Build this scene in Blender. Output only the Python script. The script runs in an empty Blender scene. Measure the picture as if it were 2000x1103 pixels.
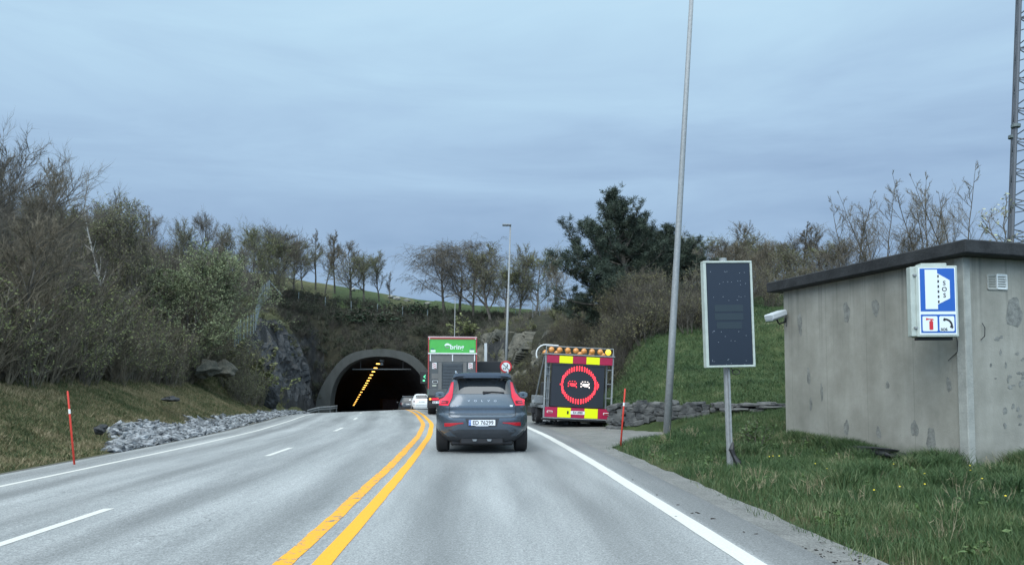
import bpy, bmesh, math, random
import numpy as np
from mathutils import Vector, Matrix, noise
PI = math.pi
R = math.radians
sc = bpy.context.scene
col = sc.collection

# ------------------------------------------------------------------ camera, world, sun, exposure
F, CX, CY, PITCH, CAMH = 1444.0, 1000.0, 682.0, R(3.0), 1.34
cam_d = bpy.data.cameras.new('camera')
cam = bpy.data.objects.new('camera', cam_d); col.objects.link(cam)
cam_d.sensor_width = 36; cam_d.lens = F / 2000 * 36
cam_d.shift_y = (CY - 551.5) / 2000
cam_d.clip_start = 0.1; cam_d.clip_end = 4000
cam.location = (0, 0, CAMH); cam.rotation_euler = (PI / 2 + PITCH, 0, 0)
sc.camera = cam

def px(x, y, D):
    """world point at forward distance D that the photograph shows at (x, y)"""
    u, v = (x - CX) / F, (CY - y) / F
    f = math.cos(PITCH) - v * math.sin(PITCH)
    return Vector((D * u / f, D, CAMH + D * (math.sin(PITCH) + v * math.cos(PITCH)) / f))

SUN_EL, SUN_AZ = R(38), R(212)
world = bpy.data.worlds.new('World'); sc.world = world; world.use_nodes = True
nt = world.node_tree; N = nt.nodes; L = nt.links
for n in list(N): N.remove(n)
out = N.new('ShaderNodeOutputWorld'); bg = N.new('ShaderNodeBackground')
sky = N.new('ShaderNodeTexSky'); sky.sky_type = 'NISHITA'; sky.sun_disc = False
sky.sun_elevation = SUN_EL; sky.sun_rotation = SUN_AZ
tc = N.new('ShaderNodeTexCoord')
sep = N.new('ShaderNodeSeparateXYZ'); L.new(tc.outputs['Generated'], sep.inputs[0])
mp = N.new('ShaderNodeMapping'); mp.inputs['Scale'].default_value = (1.1, 1.1, 5.5); mp.inputs['Rotation'].default_value = (R(4), R(7), 0)
L.new(tc.outputs['Generated'], mp.inputs[0])
no = N.new('ShaderNodeTexNoise'); no.inputs['Scale'].default_value = 1.9; no.inputs['Detail'].default_value = 5; no.inputs['Roughness'].default_value = .58; no.inputs['Distortion'].default_value = .5
L.new(mp.outputs[0], no.inputs['Vector'])
ma = N.new('ShaderNodeMath'); ma.operation = 'MULTIPLY_ADD'; ma.inputs[1].default_value = .42; ma.inputs[2].default_value = -.21
L.new(no.outputs['Fac'], ma.inputs[0])
ad = N.new('ShaderNodeMath'); ad.operation = 'ADD'; L.new(sep.outputs['Z'], ad.inputs[0]); L.new(ma.outputs[0], ad.inputs[1])
rp = N.new('ShaderNodeValToRGB'); L.new(ad.outputs[0], rp.inputs[0])
cr = rp.color_ramp
SKY = [(0.0, (1.95, 2.95, 4.6)), (.10, (2.0, 3.03, 4.6)), (.21, (2.75, 3.95, 5.6)), (.33, (3.5, 5.0, 6.65)), (.50, (4.3, 6.15, 7.6)), (.64, (5.0, 6.8, 8.0)), (.82, (11, 12.5, 13.2)), (1.0, (16, 17, 17.4))]
while len(cr.elements) < len(SKY): cr.elements.new(.5)
for e, (p, c) in zip(cr.elements, SKY): e.position = p; e.color = (*c, 1)
mix = N.new('ShaderNodeMix'); mix.data_type = 'RGBA'; mix.inputs[0].default_value = .93
L.new(sky.outputs[0], mix.inputs[6]); L.new(rp.outputs[0], mix.inputs[7])
# unseen sky behind the camera scaled brighter, added to light surfaces facing it
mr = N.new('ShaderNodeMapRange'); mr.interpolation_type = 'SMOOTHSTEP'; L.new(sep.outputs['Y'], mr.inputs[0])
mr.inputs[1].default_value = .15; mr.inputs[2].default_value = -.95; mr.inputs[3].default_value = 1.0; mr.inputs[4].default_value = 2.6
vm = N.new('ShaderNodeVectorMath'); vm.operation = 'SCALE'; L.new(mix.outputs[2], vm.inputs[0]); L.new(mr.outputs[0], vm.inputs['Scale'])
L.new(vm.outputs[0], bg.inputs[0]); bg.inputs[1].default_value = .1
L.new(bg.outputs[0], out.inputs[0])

sd = bpy.data.lights.new('sun', 'SUN'); sd.energy = 1.4; sd.angle = R(40); sd.color = (1, .97, .93)
sun = bpy.data.objects.new('sun', sd); col.objects.link(sun)
sun.rotation_euler = (PI / 2 - SUN_EL, 0, PI - SUN_AZ)
sc.view_settings.view_transform = 'Standard'; sc.view_settings.look = 'None'
sc.view_settings.gamma = 1; sc.view_settings.exposure = 0.3

# ------------------------------------------------------------------ helpers
def tag(o, label=None, cat=None, group=None, kind=None):
    if label: o['label'] = label
    if cat: o['category'] = cat
    if group: o['group'] = group
    if kind: o['kind'] = kind
    return o

def thing(name, label, cat, loc=(0, 0, 0), rz=0, group=None, rot=None):
    o = bpy.data.objects.new(name, None); col.objects.link(o)
    o.location = loc; o.rotation_euler = rot if rot else (0, 0, rz); o.empty_display_size = .2
    return tag(o, label, cat, group)

def copy_tree(o, parent=None):
    c = o.copy(); col.objects.link(c)
    if parent: c.parent = parent
    for ch in o.children: copy_tree(ch, c)
    return c

_mats = {}
def mat(name, c, rough=.6, metal=0, var=0.0, scale=6, bump=0, bscale=40, c2=None, coat=0, emit=None, es=1, spec=.5, det=6, stretch=None, lo=.35, hi=.65, bdist=.02):
    if name in _mats: return _mats[name]
    m = bpy.data.materials.new(name); m.use_nodes = True
    n = m.node_tree.nodes; l = m.node_tree.links; b = n['Principled BSDF']
    b.inputs['Roughness'].default_value = rough; b.inputs['Metallic'].default_value = metal
    b.inputs['Coat Weight'].default_value = coat; b.inputs['Specular IOR Level'].default_value = spec
    b.inputs['Base Color'].default_value = (*c, 1)
    vec = None
    if var or c2 or bump:
        t = n.new('ShaderNodeTexCoord'); vec = t.outputs['Object']
        if stretch:
            q = n.new('ShaderNodeMapping'); q.inputs['Scale'].default_value = stretch; l.new(vec, q.inputs[0]); vec = q.outputs[0]
    if var or c2:
        a = n.new('ShaderNodeTexNoise'); a.inputs['Scale'].default_value = scale; a.inputs['Detail'].default_value = det; a.inputs['Roughness'].default_value = .6
        l.new(vec, a.inputs['Vector'])
        r = n.new('ShaderNodeValToRGB'); l.new(a.outputs['Fac'], r.inputs[0])
        r.color_ramp.elements[0].position = lo; r.color_ramp.elements[1].position = hi
        if c2 is None:
            r.color_ramp.elements[0].color = (*[v * (1 - var) for v in c], 1); r.color_ramp.elements[1].color = (*[v * (1 + var) for v in c], 1)
        else:
            r.color_ramp.elements[0].color = (*c, 1); r.color_ramp.elements[1].color = (*c2, 1)
        l.new(r.outputs[0], b.inputs['Base Color'])
    if bump:
        a = n.new('ShaderNodeTexNoise'); a.inputs['Scale'].default_value = bscale; a.inputs['Detail'].default_value = 5
        l.new(vec, a.inputs['Vector'])
        bp = n.new('ShaderNodeBump'); bp.inputs['Strength'].default_value = bump; bp.inputs['Distance'].default_value = bdist
        l.new(a.outputs['Fac'], bp.inputs['Height']); l.new(bp.outputs[0], b.inputs['Normal'])
    if emit:
        b.inputs['Emission Color'].default_value = (*emit, 1); b.inputs['Emission Strength'].default_value = es
    _mats[name] = m
    return m

class MB:
    def __init__(s): s.v = []; s.f = []; s.m = []; s.mi = 0
    def add(s, vs, fs):
        o = len(s.v); s.v += [tuple(p) for p in vs]
        for f in fs: s.f.append([i + o for i in f]); s.m.append(s.mi)
    def box(s, c, d, rot=None, bev=0):
        hx, hy, hz = d[0] / 2, d[1] / 2, d[2] / 2
        if bev:
            b = min(bev, hx * .9, hz * .9, hy * .9)
            pts = []
            for (ax, ay, az) in ((hx, hy - b, hz - b), (hx - b, hy, hz - b), (hx - b, hy - b, hz)):
                pts += [(i * ax, j * ay, k * az) for i in (-1, 1) for j in (-1, 1) for k in (-1, 1)]
            bm = bmesh.new()
            for p in pts: bm.verts.new(p)
            bmesh.ops.convex_hull(bm, input=bm.verts)
            bmesh.ops.dissolve_limit(bm, angle_limit=.01, verts=bm.verts, edges=bm.edges)
            bm.verts.index_update()
            vs = [v.co.copy() for v in bm.verts]; fs = [[v.index for v in f.verts] for f in bm.faces]; bm.free()
        else:
            vs = [Vector((i * hx, j * hy, k * hz)) for i in (-1, 1) for j in (-1, 1) for k in (-1, 1)]
            fs = [(0, 1, 3, 2), (4, 6, 7, 5), (0, 4, 5, 1), (2, 3, 7, 6), (0, 2, 6, 4), (1, 5, 7, 3)]
        if rot: vs = [rot @ v for v in vs]
        c = Vector(c); s.add([v + c for v in vs], fs)
    def tube(s, pts, rad, n=8, cap=True):
        pts = [Vector(p) for p in pts]
        if not hasattr(rad, '__len__'): rad = [rad] * len(pts)
        vs = []; k = len(pts)
        t0 = (pts[1] - pts[0]).normalized()
        a = t0.orthogonal().normalized()
        for i, p in enumerate(pts):
            t = (pts[min(i + 1, k - 1)] - pts[max(i - 1, 0)])
            if t.length < 1e-9: t = t0
            t = t.normalized()
            a = a - t * a.dot(t)
            if a.length < 1e-6: a = t.orthogonal()
            a.normalize(); b = t.cross(a)
            for j in range(n):
                an = 2 * PI * j / n
                vs.append(p + (a * math.cos(an) + b * math.sin(an)) * rad[i])
        fs = []
        for i in range(k - 1):
            for j in range(n):
                fs.append((i * n + j, i * n + (j + 1) % n, (i + 1) * n + (j + 1) % n, (i + 1) * n + j))
        if cap: fs.append(tuple(range(n))[::-1]); fs.append(tuple((k - 1) * n + j for j in range(n)))
        s.add(vs, fs)
    def lathe(s, prof, c, axis='x', n=20, cap=True):
        """prof: (along, radius)"""
        vs = []; c = Vector(c)
        for (a, r) in prof:
            for j in range(n):
                t = 2 * PI * j / n; u, w = r * math.cos(t), r * math.sin(t)
                vs.append(c + Vector((a, u, w) if axis == 'x' else ((u, a, w) if axis == 'y' else (u, w, a))))
        k = len(prof); fs = []
        for i in range(k - 1):
            for j in range(n): fs.append((i * n + j, i * n + (j + 1) % n, (i + 1) * n + (j + 1) % n, (i + 1) * n + j))
        if cap: fs.append(tuple(range(n))[::-1]); fs.append(tuple((k - 1) * n + j for j in range(n)))
        s.add(vs, fs)
    def prism(s, poly, y0, y1):
        """polygon in x,z extruded from y0 (front, towards -y) to y1"""
        n = len(poly)
        vs = [(p[0], y0, p[1]) for p in poly] + [(p[0], y1, p[1]) for p in poly]
        fs = [tuple(range(n)), tuple(range(2 * n - 1, n - 1, -1))] + [(i, (i + 1) % n, n + (i + 1) % n, n + i) for i in range(n)]
        s.add(vs, fs)
    def build(s, name, mats, parent=None, smooth=False, loc=None, rz=None, auto=False):
        me = bpy.data.meshes.new(name); me.from_pydata(s.v, [], s.f)
        mats = mats if isinstance(mats, (list, tuple)) else [mats]
        for m in mats: me.materials.append(m)
        me.polygons.foreach_set('material_index', s.m)
        bm = bmesh.new(); bm.from_mesh(me); bmesh.ops.recalc_face_normals(bm, faces=bm.faces); bm.to_mesh(me); bm.free()
        if smooth or auto: me.polygons.foreach_set('use_smooth', [True] * len(me.polygons))
        if auto:
            try: me.set_sharp_from_angle(angle=R(32))
            except Exception: pass
        o = bpy.data.objects.new(name, me); col.objects.link(o)
        if parent: o.parent = parent
        if loc: o.location = loc
        if rz: o.rotation_euler = (0, 0, rz)
        return o

def part(name, m, parent, fn, **k):
    b = MB(); fn(b); return b.build(name, m, parent, **k)

def np_mesh(name, V, Fc, mats, mi=None, parent=None, smooth=False, attrs=None):
    """V (n,3), Fc (m,k) with k 3 or 4"""
    me = bpy.data.meshes.new(name)
    k = Fc.shape[1]; m = Fc.shape[0]
    me.vertices.add(len(V)); me.vertices.foreach_set('co', np.ascontiguousarray(V, dtype=np.float32).ravel())
    me.loops.add(m * k); me.loops.foreach_set('vertex_index', np.ascontiguousarray(Fc, dtype=np.int32).ravel())
    me.polygons.add(m); me.polygons.foreach_set('loop_start', np.arange(0, m * k, k, dtype=np.int32))
    if mi is not None: me.polygons.foreach_set('material_index', np.asarray(mi, dtype=np.int32))
    me.polygons.foreach_set('use_smooth', np.full(m, smooth))
    for mm in (mats if isinstance(mats, (list, tuple)) else [mats]): me.materials.append(mm)
    me.update(calc_edges=True)
    if attrs:
        for an, arr in attrs.items():
            a = me.attributes.new(an, 'FLOAT', 'POINT'); a.data.foreach_set('value', np.ascontiguousarray(arr, dtype=np.float32))
    o = bpy.data.objects.new(name, me); col.objects.link(o)
    if parent: o.parent = parent
    return o

def text(body, size, m, loc, parent, name='lettering', rz=0, bold=0.0, sx=1.0, align='CENTER', depth=.0015, rot=None, spacing=1.0):
    cu = bpy.data.curves.new('t', 'FONT'); cu.body = body; cu.size = size; cu.align_x = align; cu.align_y = 'CENTER'
    cu.extrude = depth; cu.offset = bold; cu.resolution_u = 3; cu.space_character = spacing
    t = bpy.data.objects.new('t', cu); col.objects.link(t)
    bpy.context.view_layer.update()
    me = bpy.data.meshes.new_from_object(t.evaluated_get(bpy.context.evaluated_depsgraph_get()))
    bpy.data.objects.remove(t); bpy.data.curves.remove(cu)
    me.materials.clear(); me.materials.append(m)
    me.transform(Matrix.Diagonal((sx, 1, 1, 1)))
    me.transform(Matrix.Rotation(PI / 2, 4, 'X'))   # faces -y
    me.name = name
    o = bpy.data.objects.new(name, me); col.objects.link(o); o.parent = parent; o.location = loc
    o.rotation_euler = rot if rot else (0, 0, rz)
    return o

def sm(a, b, x):
    t = np.clip((x - a) / (b - a), 0, 1); return t * t * (3 - 2 * t)

def vnoise(x, y, seed=0):
    x = np.asarray(x, float); y = np.asarray(y, float)
    xi = np.floor(x).astype(np.int64); yi = np.floor(y).astype(np.int64); xf = x - xi; yf = y - yi
    def h(i, j):
        n = (i * 374761393 + j * 668265263 + seed * 974711) & 0x7fffffff
        n = ((n ^ (n >> 13)) * 1274126177) & 0x7fffffff
        return ((n ^ (n >> 16)) & 0xffff) / 65535.0
    u = xf * xf * (3 - 2 * xf); v = yf * yf * (3 - 2 * yf)
    return (h(xi, yi) * (1 - u) + h(xi + 1, yi) * u) * (1 - v) + (h(xi, yi + 1) * (1 - u) + h(xi + 1, yi + 1) * u) * v

def fbm(x, y, seed=0, o=4):
    r = 0; a = .5; t = 0
    for i in range(o): r = r + a * vnoise(x * 2 ** i, y * 2 ** i, seed + i * 17); t += a; a *= .5
    return r / t - .5

# ------------------------------------------------------------------ road alignment and terrain
KX = np.array([-60, -30, 0, 5.66, 9.6, 13.2, 21, 28, 37.2, 50, 64, 90, 400.])
KV = np.array([-1.0, -1.0, -1.25, -1.44, -1.64, -1.82, -2.33, -3.02, -4.45, -6.75, -9.35, -14.35, -87.2])
_yy = np.arange(-60, 400, .25)
_c = np.interp(_yy, KX, KV)
for _ in range(40):
    _c[1:-1] = (_c[:-2] + 2 * _c[1:-1] + _c[2:]) / 4
def cx(Y): return np.interp(Y, _yy, _c)
def rz(Y):
    Y = np.asarray(Y, float)
    p = -.00106 * np.maximum(np.minimum(Y, 68.3) - 40, 0) ** 2
    return p - .06 * np.maximum(Y - 68.3, 0)
def road_z(Y, s):
    bf = 1 - .7 * sm(50, 85, Y)
    return rz(Y) + np.where(s < 0, .04 * s * bf, 0)

ARCH_S = -1.65
ST = {
 -40: [(-400, 20), (-120, 12), (-40, 7), (-20, 3), (-14, 1.9), (-12, 1.1), (-9.5, -.2), (-8, -.38), (4.5, -.06), (5, -.02), (8, .0), (12, .1), (20, .5), (40, 3), (120, 8), (400, 12)],
 14:  [(-400, 20), (-120, 13), (-40, 8), (-20, 3.2), (-14, 1.9), (-12, 1.1), (-9.5, -.2), (-8, -.38), (4.5, -.06), (5, -.02), (6, .02), (9, .0), (12, .1), (20, .8), (40, 4), (120, 9), (400, 12)],
 17.5: [(-400, 20), (-120, 13), (-40, 8), (-20, 3.2), (-14, 1.8), (-12, 1.0), (-9.5, -.2), (-8, -.38), (4.6, -.05), (6, .12), (8, .34), (12, .7), (20, 2.0), (40, 5), (120, 10), (400, 12)],
 20.5: [(-400, 20), (-120, 13), (-40, 8.4), (-20, 3.5), (-14, 1.7), (-12, .9), (-9.5, -.2), (-8, -.38), (4.6, -.06), (6.5, -.02), (7.4, .2), (9, .45), (12, .8), (20, 2.3), (40, 6), (120, 11), (400, 12)],
 24.5: [(-400, 20), (-120, 13), (-40, 8.6), (-20, 3.5), (-14, 1.6), (-12, .8), (-9.5, -.2), (-8, -.38), (4.6, -.06), (6.5, 0), (8, .5), (12, 1.1), (20, 3.2), (40, 7.4), (120, 12), (400, 13)],
 30:  [(-400, 20), (-120, 14), (-35, 8.4), (-20, 3.9), (-14, 1.5), (-12, .8), (-10, -.15), (-8, -.4), (4.6, -.06), (5.2, 0), (6.5, .5), (9.5, 2.8), (14, 3.9), (20, 4.8), (40, 6.5), (120, 9), (400, 12)],
 45:  [(-400, 20), (-120, 15), (-40, 12), (-25, 7.2), (-18, 4.0), (-14, 1.7), (-12, .7), (-10, -.15), (-8, -.4), (4.6, -.06), (6, .2), (9, 1.9), (12, 3.5), (16, 4.8), (25, 6.6), (120, 10), (400, 12)],
 56:  [(-400, 20), (-120, 16), (-40, 13.4), (-22, 8.8), (-16, 6.2), (-13.5, 3.8), (-12, 1.1), (-10.5, 0), (-8, -.35), (4.6, -.06), (7, .8), (9, 3.3), (10.5, 5.6), (15, 6.5), (25, 7.6), (120, 11), (400, 12)],
 66:  [(-400, 21), (-120, 19), (-40, 16.4), (-25, 12.6), (-16, 10.0), (-13.2, 8.6), (-12.2, 6.0), (-11.4, 2), (-10.4, .1), (-8, -.3), (4.6, -.06), (6.8, .3), (7.8, 4.5), (8.8, 7.4), (12, 8.4), (18, 9.0), (30, 9.8), (120, 12), (400, 13)],
 78:  [(-400, 22), (-120, 21), (-40, 18), (-25, 14.5), (-16, 12), (-12.8, 10.1), (-11.6, 7.2), (-10.6, 2.5), (-9.6, .1), (-8, -.2), (4.6, -.06), (6.2, .2), (7.2, 5.0), (8.4, 8.2), (12, 9.4), (18, 10.3), (30, 11.4), (120, 14), (400, 14)],
 89.96: [(-400, 24), (-120, 24), (-40, 20), (-25, 16.8), (-16, 13.6), (-13, 11.0), (-11, 7.0), (-10, 2.0), (-9.5, .2), (-8, -.1), (4.6, -.06), (6.3, .2), (7.2, 5.0), (8.4, 8.4), (12, 10.2), (30, 14), (120, 18), (400, 16)],
}
def arch_outer(l):
    t = np.clip(np.abs(l) / 7.8, 0, 1)
    return 8.2 * (1 - t ** 2.0) ** (1 / 2.0)
_l = np.linspace(-7.8, 7.8, 27)
ST[90.0] = [(-400, 24), (-120, 24), (-40, 20), (-25, 16.8), (-16, 13.6), (-13, 11.0), (-11, 7.0), (-10, 2.0)] + [(ARCH_S + l, float(arch_outer(l))) for l in _l] + [(6.6, 1.5), (7.2, 5.0), (8.4, 8.4), (12, 10.2), (30, 14), (120, 18), (400, 16)]
ST[97.0] = [(-400, 26), (-120, 26), (-40, 20.5), (-20, 16.2), (-12, 13.4), (-7, 11.6), (-1.6, 11.2), (4, 11.2), (8, 11.0), (14, 11.4), (30, 13.6), (120, 18), (400, 16)]
ST[108.0] = [(-400, 28), (-120, 28), (-45, 22), (-22, 19.4), (-10, 17), (0, 15.6), (10, 14.4), (25, 13.2), (60, 14), (400, 16)]
ST[125.0] = [(-400, 34), (-120, 31), (-60, 27), (-18, 22.7), (8, 18.3), (31, 16.2), (52, 15.1), (400, 16)]
ST[150.0] = [(-400, 32), (-120, 30), (-50, 25), (-5, 21), (25, 17), (70, 15), (400, 16)]
ST[220.0] = [(-400, 24), (400, 14)]
ST[1200.0] = [(-400, 6), (400, 6)]
_sg = np.arange(-400, 400.01, .1)
_sk = sorted(ST); _tab = np.array([np.interp(_sg, *zip(*ST[k])) for k in _sk]); _skA = np.array(_sk)

LAYBY = [(1.2, 15.4), (1.95, 16.2), (2.35, 17.3), (3.2, 19.2), (4.3, 20.7), (5.3, 22.0), (5.4, 22.7), (4.5, 23.6), (3.5, 24.7), (3.25, 27), (2.6, 31), (1.1, 37), (-1.1, 42), (-2.4, 42), (-.6, 33), (.5, 25)]
def inpoly(X, Y, P):
    r = np.zeros(np.shape(X), bool); n = len(P)
    for i in range(n):
        x0, y0 = P[i]; x1, y1 = P[(i + 1) % n]
        c = ((y0 > Y) != (y1 > Y)) & (X < (x1 - x0) * (Y - y0) / (y1 - y0 + 1e-12) + x0)
        r ^= c
    return r
WALL = [(3.35, 25.1), (4.4, 24.2), (5.5, 23.3), (7.2, 22.7), (9.4, 22.2)]

def ground_z(X, Y, rough=True):
    X = np.asarray(X, float); Y = np.asarray(Y, float)
    s = X - cx(Y)
    si = np.clip((s + 400) / .1, 0, len(_sg) - 1.001); i0 = si.astype(int); fs = si - i0
    yk = np.clip(np.searchsorted(_skA, Y, 'right') - 1, 0, len(_sk) - 2)
    ty = np.clip((Y - _skA[yk]) / (_skA[yk + 1] - _skA[yk]), 0, 1)
    a = _tab[yk, i0] * (1 - fs) + _tab[yk, i0 + 1] * fs
    b = _tab[yk + 1, i0] * (1 - fs) + _tab[yk + 1, i0 + 1] * fs
    z = a * (1 - ty) + b * ty + rz(np.minimum(Y, 90))
    # terrace behind the dry stone wall
    wx = np.interp(X, [p[0] for p in WALL], [p[1] for p in WALL])
    back = sm(.15, .45, Y - wx) * sm(3.3, 3.7, X) * (Y < 40)
    z = np.where(back > 0, np.maximum(z, z * (1 - back) + back * (.72 + .34 * np.maximum(Y - wx, 0) * sm(3, 6, X) )), z)
    d = np.where(s < 0, -8 - s, s - 4.5)
    if rough:
        w = sm(0, 4, d)
        z = z + w * (fbm(X * .35, Y * .35, 3) * .5 + fbm(X * 1.6, Y * 1.6, 9) * .14) * np.where(Y > 55, 1.5, 1.0) * np.where((s > 0) & (Y < 20), .3, 1)
        z = z + sm(0, 1, d) * fbm(X * 2.2, Y * 2.2, 5) * .06
    on = (s > -7.95) & (s < 4.42) & (Y < 89.955)
    z = np.where(on, road_z(Y, s) - .06 - .02 * (s > 3.9), z)
    lay = inpoly(X, Y, LAYBY)
    z = np.where(lay & (s > 0), -.07 + rz(Y), z)
    return z
def gz(X, Y): return float(ground_z(np.array([X]), np.array([Y]))[0])

def attr_mask_material(name, build):
    m = bpy.data.materials.new(name); m.use_nodes = True
    n = m.node_tree.nodes; l = m.node_tree.links; b = n['Principled BSDF']
    build(n, l, b); return m
def _noise(n, l, vec, scale, det=6, rough=.6):
    a = n.new('ShaderNodeTexNoise'); a.inputs['Scale'].default_value = scale; a.inputs['Detail'].default_value = det; a.inputs['Roughness'].default_value = rough
    l.new(vec, a.inputs['Vector']); return a.outputs['Fac']
def _ramp(n, l, f, stops):
    r = n.new('ShaderNodeValToRGB'); l.new(f, r.inputs[0]); c = r.color_ramp
    while len(c.elements) < len(stops): c.elements.new(.5)
    for e, (p, q) in zip(c.elements, stops): e.position = p; e.color = (*q, 1) if hasattr(q, '__len__') else (q, q, q, 1)
    return r.outputs[0]
def _mix(n, l, f, a, b, mode='MIX'):
    m = n.new('ShaderNodeMix'); m.data_type = 'RGBA'; m.blend_type = mode
    if hasattr(f, 'links'): l.new(f, m.inputs[0])
    else: m.inputs[0].default_value = f
    for i, q in ((6, a), (7, b)):
        if hasattr(q, 'links'): l.new(q, m.inputs[i])
        else: m.inputs[i].default_value = (*q, 1)
    return m.outputs[2]
def _math(n, l, op, a, b=None, c=None):
    m = n.new('ShaderNodeMath'); m.operation = op; m.use_clamp = False
    for i, q in enumerate((a, b, c)):
        if q is None: continue
        if hasattr(q, 'links'): l.new(q, m.inputs[i])
        else: m.inputs[i].default_value = q
    return m.outputs[0]
def _bump(n, l, b, h, st, dist=.03):
    bp = n.new('ShaderNodeBump'); bp.inputs['Strength'].default_value = st; bp.inputs['Distance'].default_value = dist
    l.new(h, bp.inputs['Height']); l.new(bp.outputs[0], b.inputs['Normal'])

def _ground(n, l, b):
    t = n.new('ShaderNodeTexCoord').outputs['Object']
    def at(k):
        a = n.new('ShaderNodeAttribute'); a.attribute_name = k; return a.outputs['Fac']
    grass = _ramp(n, l, _noise(n, l, t, 1.3, 8, .7), [(.3, (.028, .044, .016)), (.5, (.045, .075, .026)), (.68, (.075, .10, .04))])
    dry = _ramp(n, l, _noise(n, l, t, 1.8, 8, .7), [(.32, (.04, .055, .02)), (.5, (.095, .095, .045)), (.66, (.17, .14, .08))])
    litter = _ramp(n, l, _noise(n, l, t, 1.1, 8, .75), [(.3, (.012, .013, .009)), (.5, (.027, .027, .017)), (.7, (.06, .054, .036))])
    rock = _ramp(n, l, _noise(n, l, t, .9, 9, .7), [(.3, (.014, .015, .017)), (.5, (.035, .037, .038)), (.7, (.08, .08, .075))])
    c = _mix(n, l, at('dry'), grass, dry)
    e = _math(n, l, 'MULTIPLY_ADD', _noise(n, l, t, 2.5, 5), 1.2, -.6)
    c = _mix(n, l, _ramp(n, l, _math(n, l, 'ADD', at('litter'), e), [(.35, 0.0), (.65, 1.0)]), c, litter)
    c = _mix(n, l, _ramp(n, l, _math(n, l, 'ADD', at('rock'), e), [(.35, 0.0), (.65, 1.0)]), c, rock)
    l.new(c, b.inputs['Base Color']); b.inputs['Roughness'].default_value = .9; b.inputs['Specular IOR Level'].default_value = .2
    _bump(n, l, b, _noise(n, l, t, 9, 8, .7), .9, .12)
m_ground = attr_mask_material('turf and soil', _ground)

def build_ground():
    ys = np.concatenate([np.arange(-40, 2, 2), np.arange(2, 34, .4), np.arange(34, 89.9, .7), [89.95, 90.0], np.arange(90.6, 130, .9), np.arange(131, 180, 4), np.arange(190, 1200, 60)])
    sr = np.concatenate([-np.array([400, 300, 220, 170, 130, 100, 85, 72]), np.arange(-62, -28, 2.0), np.arange(-28, -18, .9), np.arange(-18, -7, .4), np.arange(-6, 4, 1.0), np.arange(4.0, 16, .35), np.arange(16, 30, .9), np.arange(30, 62, 2.2), np.array([72, 90, 110, 150, 200, 300, 400])]).astype(float)
    Yg, Sg = np.meshgrid(ys, sr, indexing='ij')
    Xg = cx(Yg) + Sg
    Z = ground_z(Xg, Yg)
    ny, ns = Z.shape
    V = np.stack([Xg, Yg, Z], -1).reshape(-1, 3)
    idx = np.arange(ny * ns).reshape(ny, ns)
    q = np.stack([idx[:-1, :-1], idx[:-1, 1:], idx[1:, 1:], idx[1:, :-1]], -1)
    sc_ = (Sg[:-1, :-1] + Sg[1:, 1:]) / 2; yc = (Yg[:-1, :-1] + Yg[1:, 1:]) / 2
    kill = (yc > 89.9) & (yc < 90.01) & (np.abs(sc_ - ARCH_S) < 7.3)
    q = q[~kill]
    gy, gx = np.gradient(Z, axis=(0, 1))
    ds = np.gradient(Sg, axis=1); dy = np.gradient(Yg, axis=0)
    sl = np.hypot(gx / ds, gy / dy)
    rockm = sm(1.3, 2.2, sl) * (Yg > 40)
    lit = np.zeros_like(Z)
    left = Sg < -8
    lit = np.where(left, sm(-12.8, -14.6, Sg) * 1.0, lit)
    lit = np.where((Sg > 5) & (Yg > 25), sm(0, 4, (Yg - 27) - (Xg - 3.5) * .95), lit)
    lit = np.where((Yg > 90) , 1 - sm(102, 109, Yg + fbm(Xg * .15, Yg * .15, 4) * 6), lit)
    lit = np.where((Yg > 36) & (Yg <= 90) & (Sg > 5), .75, lit)
    dryv = np.where(left, .8, np.where(Yg > 95, .1, .12)) + np.where((Sg > 0) & (Sg < 5.4), .5, 0)
    o = np_mesh('ground', V, q.reshape(-1, 4), m_ground, smooth=True, attrs={'rock': rockm.ravel(), 'litter': lit.ravel(), 'dry': dryv.ravel()})
    tag(o, kind='structure')
build_ground()

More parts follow.
